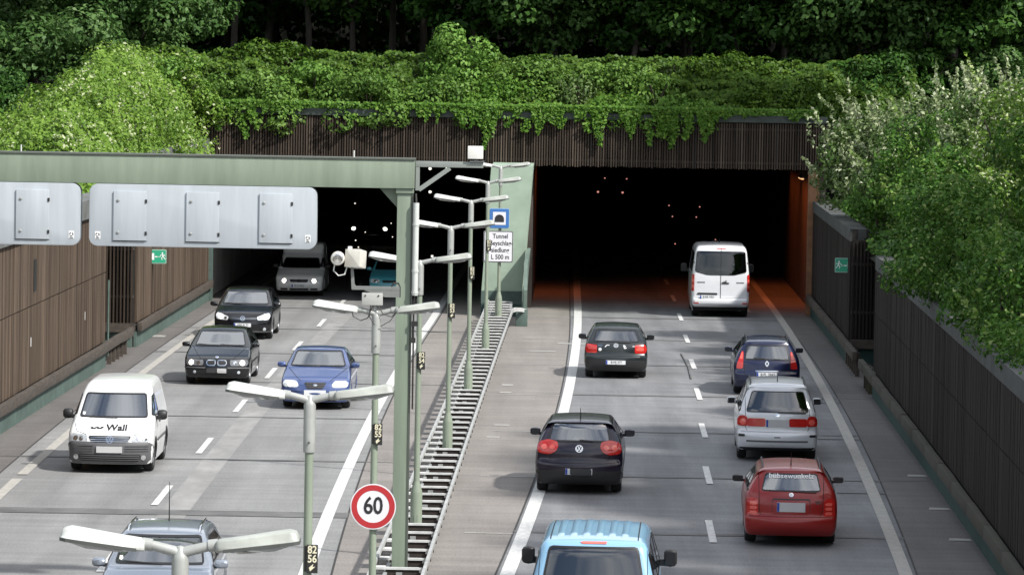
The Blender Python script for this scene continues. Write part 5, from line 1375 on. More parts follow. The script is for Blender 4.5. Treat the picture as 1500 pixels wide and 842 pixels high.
c = MB(); c.box(-1.62, -1.52, YG - .02, YG + .08, 4.55, 4.63); c.box(-1.62, -1.55, YG - .02, YG + .08, 4.28, 4.36); c.box(-1.615, -1.60, YG, YG + .06, 4.28, 4.63); gp(c.build('cable_bracket', M_TAG, gg))
for x in (-12.2, -9.0, -7.6, -6.5, -5.0, -3.5): c = MB(); c.box(x - .05, x + .05, YG + .33, YG + .41, 6.40, 6.779); gp(c.build('hanger', M_BRK, gg))
for x in (-8.0, -2.6): c = MB(); c.lathe([(.012, 0), (.012, .11)], 8, Matrix.Translation((x, YG + .1, 7.27))); gp(c.build('stud', M_PIPE, gg))

def message_panel(label, x0, x1, doors):
    z0, z1 = 5.765, 6.775
    r = empty('message_panel', ((x0 + x1) / 2, YG + .1, z0)); tag(r, label, 'message panel', 'grey message panels seen from behind')
    M0 = Matrix.Translation((-(x0 + x1) / 2, -YG - .1, -z0))
    def put(o, par=r):
        o.parent = par
        if par is r: o.matrix_parent_inverse = M0
        return o
    YF = YG + .0
    c = MB(); c.ext(rrect(x0, x1, z0, z1, .14, 6), at(0, YF + .32, 0), .32); put(c.build('housing', M_PANEL, bevel=.012))
    c = MB(); o_ = rrect(x0, x1, z0, z1, .14, 6)
    for xd in doors:
        d = MB(); d.box(xd, xd + .53, YF - .028, YF - .001, 5.86, 6.66); o = put(d.build('door', M_PANELD, bevel=.008))
        for z in (5.99, 6.51):
            d = MB(); d.lathe([(0, 0), (.024, 0), (.024, .012), (.012, .018), (0, .018)], 12, Matrix.Translation((xd + .075, YF - .029, z)) @ Matrix.Rotation(R(90), 4, 'X')); q = d.build('latch', M_GALVD, o)
        for z in (5.98, 6.50):
            d = MB(); d.box(xd + .512, xd + .545, YF - .038, YF - .0285, z - .03, z + .03); d.build('hinge', M_TAG, o)
        d = MB(); d.box(xd - .012, xd + .542, YF - .004, YF - .0005, 5.846, 5.858); d.build('drip_edge', M_TAG, o)
    for xs in (x0 + .14, x1 - .14) if len(doors) > 1 else (x1 - .10,):
        d = MB(); d.box(xs - .045, xs + .045, YF - .005, YF - .001, 5.875, 6.0); o = put(d.build('sticker', M_WHITE))
        d = MB(); T = at(xs, YF - .0075, 5.945)
        for a0 in (100, 220, 340):
            pts = [(math.cos(R(a0 + t)) * rr, math.sin(R(a0 + t)) * rr) for rr, seq in ((.034, range(0, 81, 16)), (.02, range(80, -1, -16))) for t in seq]
            d.ext(pts, T, .002)
        d.box(xs - .03, xs + .03, YF - .0085, YF - .0055, 5.885, 5.897); d.build('sticker_mark', M_INK, o)
    return r
message_panel('whole grey message panel with three doors hanging under the gantry', -6.875, -3.185, [-6.48, -5.30, -4.115])
message_panel('grey message panel with one visible door, cut off by the left edge', -10.6, -7.02, [-10.2, -9.1, -8.06])

wb = empty('sensor_box', (-.63, YG + .15, 7.242)); tag(wb, 'small white box on the end of the gantry bracket', 'sensor')
c = MB(); c.box(-.125, .125, -.11, .11, .035, .24); c.build('housing', mat('sensor_white', (.74, .73, .68), .45, var=.06), wb, bevel=.01)
c = MB(); c.box(-.05, .05, -.05, .05, .0, .036); c.box(-.02, .05, -.09, -.05, -.01, .02); c.build('foot', M_RIMB, wb)

# traffic camera on top of the third lamp
cx, cy = LAMPS[2][0], LAMPS[2][1]
tc_ = empty('traffic_camera', (cx, cy - .02, LH + .02)); tag(tc_, 'camera and round lamp on a grey bracket above the third street lamp', 'camera')
M_CAM = mat('camera_cream', (.58, .56, .50), .45, var=.1, scale=6)
c = MB(); c.box(-.21, .09, -.06, .08, .06, .24); c.build('control_box', mat('control_box_grey', (.42, .42, .40), .5, var=.08), tc_, bevel=.012)
for x in (-.16, .03): c = MB(); c.lathe([(0, 0), (.012, 0), (.012, .01), (0, .01)], 8, Matrix.Translation((x, -.061, .2)) @ Matrix.Rotation(R(90), 4, 'X')); c.build('screw', M_TAG, tc_)
c = MB(); c.tube([(-.02, 0, 0), (-.02, 0, .07)], .03, 10); c.build('mount', M_ARM, tc_)
M_CB = mat('camera_bracket_grey', (.22, .23, .22), .45, metal=.3, var=.15)
c = MB(); c.sweep([(-.36, .02, .28), (.33, .02, .28)], [(-.04, 0), (.04, 0), (.04, .05), (-.04, .05)]); c.add([(-.36, -.03, .28), (-.26, -.03, .28), (-.32, -.03, .36), (-.34, -.03, .62), (-.38, -.03, .62), (-.36, .03, .28), (-.26, .03, .28), (-.32, .03, .36), (-.34, .03, .62), (-.38, .03, .62)], [(0, 1, 2, 3, 4), (9, 8, 7, 6, 5), (0, 5, 6, 1), (1, 6, 7, 2), (2, 7, 8, 3), (3, 8, 9, 4), (4, 9, 5, 0)])
c.add([(-.18, -.05, .275), (.33, -.05, .275), (.33, -.05, .18), (.12, -.05, .18), (-.18, .09, .275), (.33, .09, .275), (.33, .09, .18), (.12, .09, .18)], [(0, 1, 2, 3), (7, 6, 5, 4), (0, 4, 5, 1), (1, 5, 6, 2), (2, 6, 7, 3), (3, 7, 4, 0)])
c.build('bracket', M_CB, tc_)
c = MB(); M = Matrix.Translation((-.30, 0, .72)) @ Matrix.Rotation(R(-18), 4, 'Z') @ Matrix.Rotation(R(-8), 4, 'X')
c.box(-.115, .115, -.15, .12, -.13, .13, M=M); c.build('camera_housing', M_CAM, tc_, bevel=.02)
c = MB(); c.add([M @ Vector(p) for p in ((-.117, -.154, -.132), (.117, -.154, -.132), (-.117, -.154, .132))], [(0, 1, 2)]); c.build('shaded_face', mat('camera_shade_side', (.40, .385, .34), .5), tc_)  # flat triangle in darker cream paints the shaded side of the housing
c = MB(); M = Matrix.Translation((-.56, -.05, .73)) @ Matrix.Rotation(R(90), 4, 'X'); c.lathe([(0, .0), (.085, .0), (.10, .02), (.10, .16), (.085, .18), (0, .18)], 18, M); o = c.build('round_lamp', M_CAM, tc_, smooth=True, angle=40)
c = MB(); c.lathe([(0, .182), (.06, .184), (.075, .182)], 14, M); c.build('lamp_glass', M_CHROME, o)
c = MB(); c.tube([(-.60, -.1, .66), (-.62, -.1, .55), (-.55, -.1, .48), (-.46, -.1, .50), (-.43, -.1, .60), (-.42, -.05, .68)], .011, 6); c.build('lamp_cable', M_PIPE, tc_)
c = MB(); c.box(-.42, -.36, -.1, -.02, .83, .90); c.build('sun_sensor', M_WHITE, tc_, bevel=.01)
c = MB(); c.tube([(.21, 0, .18), (.21, 0, .33), (.24, 0, .38), (.31, 0, .38), (.33, 0, .33), (.33, 0, .18)], .014, 8); c.build('hoop', M_TAG, tc_)
c = MB(); c.tube([(-.05, -.05, .06), (-.12, -.06, -.12), (-.22, -.06, -.16), (-.33, -.06, -.10), (-.36, -.05, .03)], .009, 6); c.tube([(.02, -.05, .06), (.10, -.06, -.06), (.22, -.06, -.10), (.30, -.06, -.02), (.33, -.05, .05)], .008, 6)
c.tube([(-.08, -.05, .06), (-.10, -.065, -.10), (-.02, -.065, -.22)], .008, 6); c.tube([(.06, -.065, -.24), (.2, -.06, -.16), (.30, -.05, -.02)], .006, 6); c.build('loose_cables', M_TAG, tc_)

# ------------------------------------------------------------------ lamps seen inside the tunnels
M_GLOW = mat('tunnel_lamp_glow', (.8, .4, .3), .4, var=0, emit=(1, .42, .34), estr=.5)
M_GLOWW = mat('tunnel_lamp_white', (.9, .85, .8), .4, var=0, emit=(1, .93, .82), estr=1.0)
M_GLOWO = mat('sodium_glow', (.9, .4, .1), .4, var=0, emit=(1, .55, .25), estr=.7)
def tunnel_lamp(x, y, z, r, m, label, group, zc=4.97):
    o = empty('tunnel_lamp', (x, y, z)); tag(o, label, 'lamp', group)
    c = MB(); c.lathe([(0, -r), (r * .7, -r * .8), (r, 0), (r * .8, r * .6), (0, r * .8)], 12); c.build('lamp_globe', m, o, smooth=True)
    c = MB(); c.lathe([(r * .5, r * .7), (r * .5, r * 1.2), (.015, r * 1.3), (.015, zc - z)], 8); c.build('hanger', M_TAG, o)
def ray(px_, py_, Y):
    """point at depth Y seen at a given spot of the photograph, used once to survey the lamp positions"""
    p = math.atan(361 / 6600); ro = R(1.0); a, b = (px_ - 750) / 6600, (421 - py_) / 6600
    R0 = Vector((1, 0, 0)); U0 = Vector((0, math.sin(p), math.cos(p))); Fv = Vector((0, math.cos(p), -math.sin(p)))
    d = (R0 * math.cos(ro) + U0 * math.sin(ro)) * a + (U0 * math.cos(ro) - R0 * math.sin(ro)) * b + Fv
    return CAM + d * (Y / d.y)
for i, (u, v, r_) in enumerate(((886, 261, .05), (918, 262, .05), (876, 281, .08), (912, 282, .08), (980, 301, .05), (1025, 303, .05), (985, 317, .05), (1020, 318, .05), (989, 357, .05), (1048, 351, .05), (1000, 396, .06))):
    q = ray(u, v, 196. + (i % 3)); tunnel_lamp(q.x, q.y, q.z, r_ * .6, M_GLOW, 'small reddish lamp glowing in the dark right tunnel', 'small reddish lamps in the right tunnel')
for i, (u, v, r_) in enumerate(((630, 247, .11), (655, 247, .11), (630, 281, .11), (690, 309, .08), (681, 329, .09), (633, 375, .09), (520, 298, .05), (535, 340, .04), (573, 327, .04), (521, 352, .05), (525, 362, .05), (575, 347, .04))):
    q = ray(u, v, 186. + (i % 3)); tunnel_lamp(q.x, q.y, q.z, r_ * .6, M_GLOWW, 'small white lamp glowing in the dark left tunnel', 'small white lamps in the left tunnel')
o = empty('sodium_lamp', (10.0, 156.9, 4.62)); tag(o, 'pale orange strip lamp under the ceiling of the right tunnel mouth', 'lamp')
c = MB(); c.box(-.05, .05, -.8, .8, -.05, .0); c.build('lamp_glass', M_GLOWO, o, bevel=.02)
c = MB(); c.box(-.07, .07, -.85, .85, .002, .06); c.box(-.01, .01, -.6, -.58, .06, .34); c.box(-.01, .01, .58, .6, .06, .34); c.build('lamp_case', M_TAG, o)
# ------------------------------------------------------------------ vegetation
LF_IVY = attr_mat('ivy_leaf', [(0, (.020, .052, .005)), (.5, (.060, .122, .012)), (1, (.13, .215, .026))], .5, transl=.22)
LF_IVYL = attr_mat('ivy_leaf_pale', [(0, (.035, .095, .010)), (.5, (.085, .19, .022)), (.9, (.17, .29, .045)), (1, (.22, .33, .07))], .5, transl=.25)
LF_BUSH = attr_mat('bush_leaf', [(0, (.040, .098, .014)), (.5, (.112, .21, .036)), (1, (.20, .32, .07))], .5, transl=.25)
LF_LIGHT = attr_mat('pale_bush_leaf', [(0, (.05, .125, .016)), (.5, (.125, .25, .042)), (1, (.21, .35, .08))], .5, transl=.25)
LF_VINE = attr_mat('vine_leaf', [(0, (.050, .120, .012)), (.5, (.135, .240, .030)), (.86, (.22, .335, .06)), (.9, (.36, .42, .2)), (1, (.55, .58, .38))], .55, transl=.25)
LF_SILV = attr_mat('silver_leaf', [(0, (.032, .075, .014)), (.4, (.082, .145, .034)), (.75, (.16, .225, .085)), (.9, (.34, .39, .22)), (1, (.55, .57, .42))], .5, transl=.22)
LF_SHRUB = attr_mat('shrub_leaf', [(0, (.022, .07, .009)), (.5, (.062, .15, .02)), (.85, (.13, .235, .036)), (1, (.3, .36, .14))], .5, transl=.25)
LF_TREE = attr_mat('tree_leaf', [(0, (.018, .058, .009)), (.5, (.05, .122, .021)), (1, (.105, .20, .042))], .5, transl=.25)
LF_TREE2 = attr_mat('tree_leaf_grey', [(0, (.024, .066, .014)), (.5, (.066, .14, .034)), (1, (.14, .225, .075))], .5, transl=.25)
LF_DEEP = attr_mat('shaded_understorey_leaf', [(0, (.004, .012, .003)), (.5, (.008, .022, .005)), (1, (.016, .04, .009))], .8, transl=.1, spec=0.)  # leaf colour darkened to paint in the deep shade of the wood
M_BARK = mat('bark', (.04, .035, .028), .9, var=.4, scale=3., stretch=(3, 3, .6), bump=.4, bscale=8)
M_TWIG = mat('twig', (.045, .035, .025), .9, var=.3)

def fbm(x, y, z=0., s=1.): return noise.fractal(Vector((x * s, y * s, z)), 1., 2., 4)

def bush(name, label, c, rad, lumps, per, leaf, m, lump_r=(.35, .75), group=None, spikes=0, blossom=0., seed=0, cat='bush', twigs=5):
    """shrub: a few stems and a crown of leafy lumps. c = base point, rad = (rx, ry, height)"""
    global RNG
    RNG = np.random.default_rng(seed + 100)
    o = empty(name, c); tag(o, label, cat, group)
    Cn = []; Rn = []
    for i in range(lumps):
        a = RNG.random() * 2 * math.pi; q = RNG.random() ** .5; h = RNG.random()
        f = math.sqrt(max(.1, 1 - (h * .9) ** 2))
        Cn.append((math.cos(a) * q * rad[0] * f, math.sin(a) * q * rad[1] * f, rad[2] * (.12 + .80 * h))); Rn.append(lump_r[0] + (lump_r[1] - lump_r[0]) * RNG.random())
    P, N, V = lump_leaves(Cn, Rn, per)
    if blossom > 0:
        k = RNG.random(len(P)) < blossom * (N[:, 2] > .3); V = np.where(k, .93 + .06 * RNG.random(len(P)), V)
    if spikes:
        SP, SN, SV = [], [], []
        for i in range(spikes):
            j = int(RNG.integers(lumps)); b = np.array(Cn[j]) + np.array([RNG.normal() * .3, RNG.normal() * .3, Rn[j] * .5]); d = np.array([Cn[j][0] / rad[0] * .7 + RNG.normal() * .3 - .2, Cn[j][1] / rad[1] * .5 + RNG.normal() * .3 - .15, .9]); d /= np.linalg.norm(d); L = .45 + .75 * RNG.random()
            k = 40; t = RNG.random(k); p = b + d * (t * L)[:, None] + RNG.normal(size=(k, 3)) * (.07 * (1.1 - t))[:, None]
            SP.append(p); SN.append(RNG.normal(size=(k, 3)) + np.array([0, -.4, .4])); SV.append(.72 + .25 * RNG.random(k))
        P = np.concatenate([P] + SP); N = np.concatenate([N] + SN); V = np.concatenate([V] + SV)
    s = leaf * (.6 + .8 * RNG.random(len(P)))
    leaf_obj('crown', P, N, s, V, m, o)
    b = MB()
    for i in range(twigs):
        a = RNG.random() * 6.28; e = Vector((math.cos(a) * rad[0] * .6, math.sin(a) * rad[1] * .6, rad[2] * .75))
        b.tube([(math.cos(a) * .1, math.sin(a) * .1, -.3), e * .5 + Vector((0, 0, .1)), e], [.05, .035, .015], 6)
    b.build('stems', M_TWIG, o)
    return o

# ivy curtain on the terrace behind the fascia, spilling over the coping
def ivy(name, label, fn, n, leaf, m, seed=1):
    global RNG
    RNG = np.random.default_rng(seed)
    P, N, V = fn(n)
    o = leaf_obj(name, P, N, leaf * (.55 + .9 * RNG.random(len(P))), V, m); tag(o, label, 'ivy', kind='stuff'); return o
def ivy_bank(n):
    x = RNG.uniform(-12.5, 14, n); t = RNG.random(n)
    bump = np.array([fbm(a, b * 2, 3, .7) for a, b in zip(x, t * 3)]); bump2 = np.array([fbm(a, b * 2, 9, 2.2) for a, b in zip(x, t * 3)])
    y = 156.2 + t * 3.0 - .25 - .45 * bump - .2 * bump2 - .15 * RNG.random(n); z = 6.7 + t * 2.0 + .22 * bump + .1 * bump2 + .1 * RNG.random(n)
    z = np.minimum(z, 8.55 + .28 * bump + .14 * bump2 + .05 * RNG.random(n)); N = np.stack([RNG.normal(size=n) * .5, -1 + RNG.normal(size=n) * .4, .55 + RNG.normal(size=n) * .4], 1)
    return np.stack([x, y, z], 1), N, np.clip(.42 + .35 * bump2 + RNG.normal(size=n) * .14, 0, 1)
ivy('ivy_bank', 'dark green ivy covering the terrace bank above the tunnel fascia', ivy_bank, 52000, .15, LF_IVY, 3)
def ivy_edge(n):
    """pale creeper lying along the coping with hanging tendrils"""
    xs = []; ys_ = []; zs = []; k = 0
    x = RNG.uniform(-11.2, 10.4, n)
    cover = lambda q: .55 + .9 * fbm(q, 0, 5, .28)
    a = np.array([max(.12, cover(q) + (.35 if q > 2.4 else 0) - (.5 if 7.2 < q < 10.6 else 0) - (.5 if -8 < q < -5.4 else 0)) for q in x])
    hang = np.array([max(0., (fbm(q, 1, 7, 1.9) + .25)) for q in x]) * np.clip(a, 0, 1.1)
    t = RNG.random(n); y = YP - .16 - .14 * RNG.random(n) + .9 * (t ** 1) * (RNG.random(n) < .45)
    z = np.where(y > YP - .1, 6.78 + .55 * RNG.random(n) * np.clip(a, .3, 1) * (.4 + hang), 7.0 - RNG.random(n) ** 1.1 * (hang * 1.5 + .14))
    keep = RNG.random(n) < np.clip(a, 0, 1)
    N = np.stack([RNG.normal(size=n) * .45, -1 + RNG.normal(size=n) * .4, .6 + RNG.normal(size=n) * .4], 1)
    V = np.clip(.5 + RNG.normal(size=n) * .18, 0, 1)
    P = np.stack([x, y, z], 1)[keep]; N = N[keep]; V = V[keep]
    T = []; 
    for tx, L in ((-1.02, 1.15), (-.92, .8), (-9.3, .9), (-8.9, .6), (2.5, .5), (1.6, .4), (-10.2, .7), (4.6, .9), (5.4, 1.0), (5.9, .7), (6.6, .75), (4.9, .6), (3.9, .5), (.9, .45), (.4, .5), (-5.6, .5), (-.2, .35)):
        k = int(120 * L); tt = RNG.random(k); w = .10 * (1.15 - tt) + .02
        T.append(np.stack([tx + .06 * np.sin(tt * 5 + tx) + RNG.normal(size=k) * w, YP - .2 + RNG.normal(size=k) * .05, 6.6 - tt * L], 1))
    T = np.concatenate(T); k = len(T)
    return np.concatenate([P, T]), np.concatenate([N, np.stack([RNG.normal(size=k) * .5, -np.ones(k), RNG.normal(size=k) * .5 + .4], 1)]), np.concatenate([V, np.clip(RNG.normal(.5, .2, k), 0, 1)])
ivy('ivy_curtain', 'bright creeper trailing over the top edge of the timber fascia', ivy_edge, 34000, .125, LF_IVYL, 4)

G_ = 'bushes on the ledge above the fascia'
bush('bush', 'broad mid green bush hanging over the left end of the fascia', (-9.2, 155.5, 5.75), (2.1, .8, 2.1), 56, 620, .15, LF_BUSH, (.3, .6), G_, seed=1)
bush('bush', 'leafy mid green bush above the gantry post end of the fascia', (-5.0, 155.6, 6.0), (2.2, .9, 2.0), 56, 620, .15, LF_BUSH, (.3, .6), G_, seed=2)
bush('bush', 'mid green bush leaning left of the long hanging tendril', (-2.6, 155.7, 6.25), (1.5, .8, 1.6), 36, 620, .15, LF_BUSH, (.3, .55), G_, seed=3)
bush('bush', 'tallest pale green bush standing up above the ivy bank top', (-2.1, 157.6, 7.2), (1.35, 1.0, 2.35), 40, 620, .15, LF_LIGHT, (.3, .6), G_, seed=4)
bush('bush', 'low yellow green bush above the middle of the fascia', (-.2, 156.4, 6.65), (1.5, .8, 1.05), 28, 560, .12, LF_IVYL, (.25, .5), G_, seed=5)
bush('bush', 'mid green bush on the ivy bank right of the tallest pale bush', (.5, 157.2, 7.1), (1.6, .9, 1.35), 34, 620, .15, LF_BUSH, (.3, .55), G_, seed=6)
bush('bush', 'thin grey green bush above the green pier', (2.2, 156.3, 6.7), (.9, .7, 1.25), 18, 480, .13, LF_SILV, (.25, .45), G_, seed=7)
bush('bush', 'small sunlit sprig bush on the right half of the ivy bank', (4.9, 156.6, 6.9), (.9, .7, 1.15), 16, 520, .16, LF_BUSH, (.25, .45), G_, seed=8)
bush('bush', 'dark bush beside the right end of the fascia', (10.9, 156.6, 5.9), (1.7, 1.2, 1.9), 40, 620, .15, LF_IVY, (.35, .6), G_, seed=9)
bush('bush', 'dark shaded bush where the ivy bank meets the right bank', (12.6, 158.2, 6.9), (1.7, 1.2, 2.0), 36, 620, .16, LF_TREE, (.35, .6), G_, seed=10)

# the sunlit vine mound on the left bank
def vine_mound():
    global RNG
    RNG = np.random.default_rng(21)
    o = empty('vine_mound', (-14, 146, 5)); tag(o, 'big sunlit yellow green mound of creeper with white blossom on the left bank', 'creeper')
    n = 60000; y = RNG.uniform(128, 156.5, n); d = RNG.uniform(-.6, 9.5, n)
    xw = np.array([WL(q) for q in y]); x = xw - d
    def top(xx, yy):
        ridge = 8.3 - .86 * max(0, -13.5 - xx) if xx < -13.4 else 8.55 * math.exp(-((xx + 13.4) / 3.2) ** 2 * .5)
        front = min(1., max(0., (yy - 126) / 20))
        h = 4.4 + (ridge - 4.4) * (.35 + .65 * front)
        return max(h, 4.4)
    b1 = np.array([fbm(a, b, 2, .55) for a, b in zip(x, y)]); b2 = np.array([fbm(a, b, 8, 1.7) for a, b in zip(x, y)])
    z = np.array([top(a, b) for a, b in zip(x, y)]) + .75 * b1 + .3 * b2 - .25 * RNG.random(n) ** 2
    edge = d < .2; z = np.where(edge, z - RNG.random(n) * 1.1, z)
    N = np.stack([.35 + RNG.normal(size=n) * .5, -.55 + RNG.normal(size=n) * .5, .8 + RNG.normal(size=n) * .35], 1)
    V = np.clip(.45 + .3 * b2 + RNG.normal(size=n) * .13, 0, .87)
    fl = np.array([fbm(a, b, 14, .9) for a, b in zip(x, y)]); V = np.where((fl > .15) & (RNG.random(n) < .30), .88 + .12 * RNG.random(n), V)
    LP, LR = [], []
    for i in range(150):
        yy = RNG.uniform(131, 156); dd = RNG.uniform(-.3, 8.5); xx = WL(yy) - dd; r_ = RNG.uniform(.4, 1.05)
        LP.append((xx, yy, top(xx, yy) + .75 * fbm(xx, yy, 2, .55) + RNG.uniform(-.55, .0))); LR.append(r_)
    for i in range(34):   # runs down to the right over the end of the fascia
        t = RNG.random(); LP.append((-12.2 + 2.0 * t + RNG.normal() * .3, 154.6 + RNG.normal() * .3, 8.2 - 1.9 * t + RNG.normal() * .25)); LR.append(RNG.uniform(.3, .6))
    P2, N2, V2 = lump_leaves(LP, LR, 620, .8, .7, .45); V2 = np.clip(V2, 0, .87)
    V2 = np.where(RNG.random(len(V2)) < .05, .9 + .1 * RNG.random(len(V2)), V2)
    P = np.concatenate([np.stack([x, y, z], 1), P2]) - np.array([-14, 146, 5]); N = np.concatenate([N, N2]); V = np.concatenate([V, V2])
    leaf_obj('creeper_leaves', P, N, .125 * (.5 + .9 * RNG.random(len(P))), V, LF_VINE, o)
    b = MB()
    for i in range(6): a = -16 + i * .9; b.tube([(a + 14, -6 + i * 2, 0), (a + 14.4, -5 + i * 2, 1.6), (a + 14.8, -5 + i * 2, 2.6)], [.04, .03, .015], 6)
    b.build('stems', M_TWIG, o)
    return o
vine_mound()
bush('bush', 'light sprawling bush at the crest of the vine mound', (-11.9, 154.5, 7.0), (1.5, 1.0, 1.5), 22, 560, .15, LF_LIGHT, (.3, .5), None, seed=31)

# shrubs overhanging the right wall
SG = 'shrubs overhanging the right wall'
def wx(y, d): return WR(y) + d
bush('flowering_shrub', 'silvery white tipped shrub with upright sprays at the tunnel end of the right wall', (wx(139, 1.1), 139., 4.2), (2.3, 2.4, 3.0), 66, 760, .125, LF_SILV, (.35, .7), SG, 110, .16, 41)
bush('flowering_shrub', 'tall silvery shrub with pale sprays, second from the tunnel on the right wall', (wx(131, 2.7), 131., 4.6), (2.4, 2.4, 3.4), 66, 760, .125, LF_SILV, (.35, .7), SG, 70, .08, 42)
bush('green_shrub', 'deep green shrub spilling over the right wall above the slatted recess', (wx(120, 1.5), 119., 4.35), (1.15, 2.6, 2.1), 58, 760, .125, LF_SHRUB, (.35, .65), SG, 6, .03, 43)
bush('flowering_shrub', 'grey green shrub behind the deep green one on the right wall', (wx(121, 3.3), 122., 4.6), (2.2, 2.6, 3.5), 62, 760, .12, LF_SILV, (.35, .7), SG, 50, .06, 44)
bush('green_shrub', 'bright green shrub over the coping in the middle of the right wall', (wx(108, .75), 109., 3.6), (1.0, 3.2, 2.2), 64, 800, .115, LF_SHRUB, (.3, .6), SG, 5, .05, 45)
bush('flowering_shrub', 'large shrub crowned with white blossom near the upper right edge', (wx(107, 2.9), 108., 4.2), (2.0, 2.8, 4.4), 76, 800, .115, LF_VINE, (.35, .7), SG, 10, .22, 46)
bush('green_shrub', 'green shrub with white flower clusters at the right edge of the picture', (wx(95, .4), 97, 3.5), (1.4, 3.6, 2.9), 74, 860, .105, LF_SHRUB, (.3, .55), SG, 10, .10, 47)
bush('green_shrub', 'nearest green shrub overhanging the right wall at the right edge', (wx(84, .5), 86.5, 3.4), (1.0, 5.0, 2.3), 74, 900, .10, LF_SHRUB, (.25, .5), SG, 6, .05, 48)

bush('green_shrub', 'fresh green shrub filling the right bank between the two silvery ones and the recess', (wx(126, 2.1), 126, 4.5), (2.0, 3.0, 2.9), 60, 760, .12, LF_SHRUB, (.35, .65), SG, 8, .05, 56)
bush('green_shrub', 'fresh green shrub behind the blossom covered one at the right edge', (wx(97, 2.6), 98, 4.0), (1.9, 3.4, 3.8), 66, 800, .11, LF_SHRUB, (.35, .65), SG, 10, .08, 57)
bush('green_shrub', 'small dark shrub hanging over the coping beside the green exit sign', (wx(132, .9), 134, 4.1), (1.0, 3.0, 1.4), 40, 760, .12, LF_SHRUB, (.3, .5), SG, 0, .02, 49)
bush('bush', 'dark bush low on the left edge below the corner tree', (-17.6, 152., 5.3), (2.2, 1.5, 2.4), 46, 600, .16, LF_TREE, (.4, .7), None, seed=32)
bush('bush', 'rounded dark ivy bush on the left end of the bank top', (-8.6, 158.6, 7.6), (1.9, .9, 1.35), 30, 560, .15, LF_IVY, (.3, .55), G_, seed=33)
bush('bush', 'sprawling dark bush on the bank top above the right opening', (7.2, 158.4, 7.4), (2.4, .9, 1.3), 34, 560, .15, LF_IVY, (.3, .55), G_, seed=34)
bush('bush', 'pale creeper clump bulging over the coping right of the long tendril', (-1.3, 155.5, 6.35), (1.1, .6, .95), 24, 560, .12, LF_IVYL, (.22, .45), G_, seed=51)
bush('bush', 'pale creeper clump on the coping above the left edge of the right opening', (3.6, 155.5, 6.3), (1.6, .6, .95), 30, 560, .12, LF_IVYL, (.22, .45), G_, seed=52)
bush('bush', 'pale creeper clump draping over the fascia above the middle of the right opening', (5.9, 155.4, 6.15), (1.3, .6, 1.1), 28, 560, .12, LF_IVYL, (.22, .45), G_, seed=53)
bush('bush', 'rounded green bush behind the draping creeper on the right half of the bank', (3.4, 157.3, 7.1), (1.7, .9, 1.3), 30, 600, .15, LF_BUSH, (.3, .55), G_, seed=54)
bush('bush', 'dim green bush at the right end of the coping', (8.6, 156.2, 6.6), (1.6, .7, 1.1), 28, 560, .14, LF_IVY, (.25, .5), G_, seed=55)
bush('bush', 'loose sunlit bush on the bank between the two left bushes', (-7.0, 156.9, 6.9), (1.3, .8, 1.3), 24, 560, .15, LF_LIGHT, (.25, .5), G_, seed=35)

bush('bush', 'dark bush on the hilltop edge behind the silvery shrubs', (14.2, 158.8, 7.0), (1.9, 1.0, 2.1), 36, 560, .17, LF_TREE, (.35, .65), None, seed=36)
bush('bush', 'dark bush on the hilltop edge near the right side of the picture', (17.4, 158.6, 6.9), (2.2, 1.0, 2.2), 36, 560, .17, LF_TREE2, (.35, .65), None, seed=37)

bush('green_shrub', 'low leafy growth along the coping beneath the bright green shrub', (wx(99, .25), 99, 3.72), (.4, 9., .6), 60, 760, .105, LF_SHRUB, (.22, .42), SG, 0, .04, 58)
bush('green_shrub', 'low leafy growth along the coping at the right edge of the picture', (wx(80, .25), 80, 3.6), (.4, 8., .6), 60, 800, .095, LF_SHRUB, (.2, .4), SG, 0, .04, 59)

# trees
def crown_mesh(seed, r, h, lumps, per, leaf, m, low=.0):
    global RNG
    RNG = np.random.default_rng(seed)
    Cn, Rn = [], []
    for i in range(lumps):
        v = RNG.normal(size=3); v /= np.linalg.norm(v); q = RNG.random() ** .38
        Cn.append((v[0] * r * q, v[1] * r * q, h * .5 + v[2] * h * .5 * q)); Rn.append(.55 + .75 * RNG.random())
    P, N, V = lump_leaves(Cn, Rn, per, .62, .4, .7)
    o = leaf_obj('crown', P, N, leaf * (.6 + .8 * RNG.random(len(P))), V, m)
    return o
def tree_proto(seed, r, h, trunk_h, lumps, per, leaf, m, tr=.11):
    o = empty('deciduous_tree'); c = crown_mesh(seed, r, h, lumps, per, leaf, m); c.parent = o; c.location = (0, 0, trunk_h)
    b = MB(); rn = random.Random(seed); p = [(0, 0, -.4)]
    for i in range(1, 7): t = i / 6; p.append((rn.gauss(0, .10) * t * 2, rn.gauss(0, .10) * t * 2, (trunk_h + h * .6) * t))
    b.tube(p, [tr * (1.25 - .95 * i / 6) for i in range(7)], 10)
    for i in range(7):
        a = rn.random() * 6.28; z0 = trunk_h + h * (.02 + .06 * i); L = r * (.55 + .35 * rn.random())
        b.tube([(0, 0, z0), (math.cos(a) * L * .5, math.sin(a) * L * .5, z0 + L * .35), (math.cos(a) * L, math.sin(a) * L, z0 + L * .5)], [tr * .4, tr * .25, tr * .08], 7)
    b.build('trunk', M_BARK, o, smooth=True)
    return o
def put_tree(proto, used, x, y, z, label, group, s=1., rz=None):
    o = proto if not used.get(proto.name) else copy_tree(proto)
    used[proto.name] = True
    o.location = (x, y, z); o.rotation_euler = (0, 0, random.random() * 6.28 if rz is None else rz); o.scale = (s, s, s)
    tag(o, label, 'tree', group); return o
U = {}
TA = tree_proto(61, 3.6, 6.5, 1.5, 80, 300, .24, LF_TREE)
TB = tree_proto(62, 3.4, 7.0, 2.2, 80, 300, .23, LF_TREE, .10)
TC = tree_proto(63, 3.2, 6.0, 1.3, 80, 320, .21, LF_TREE2, .10)
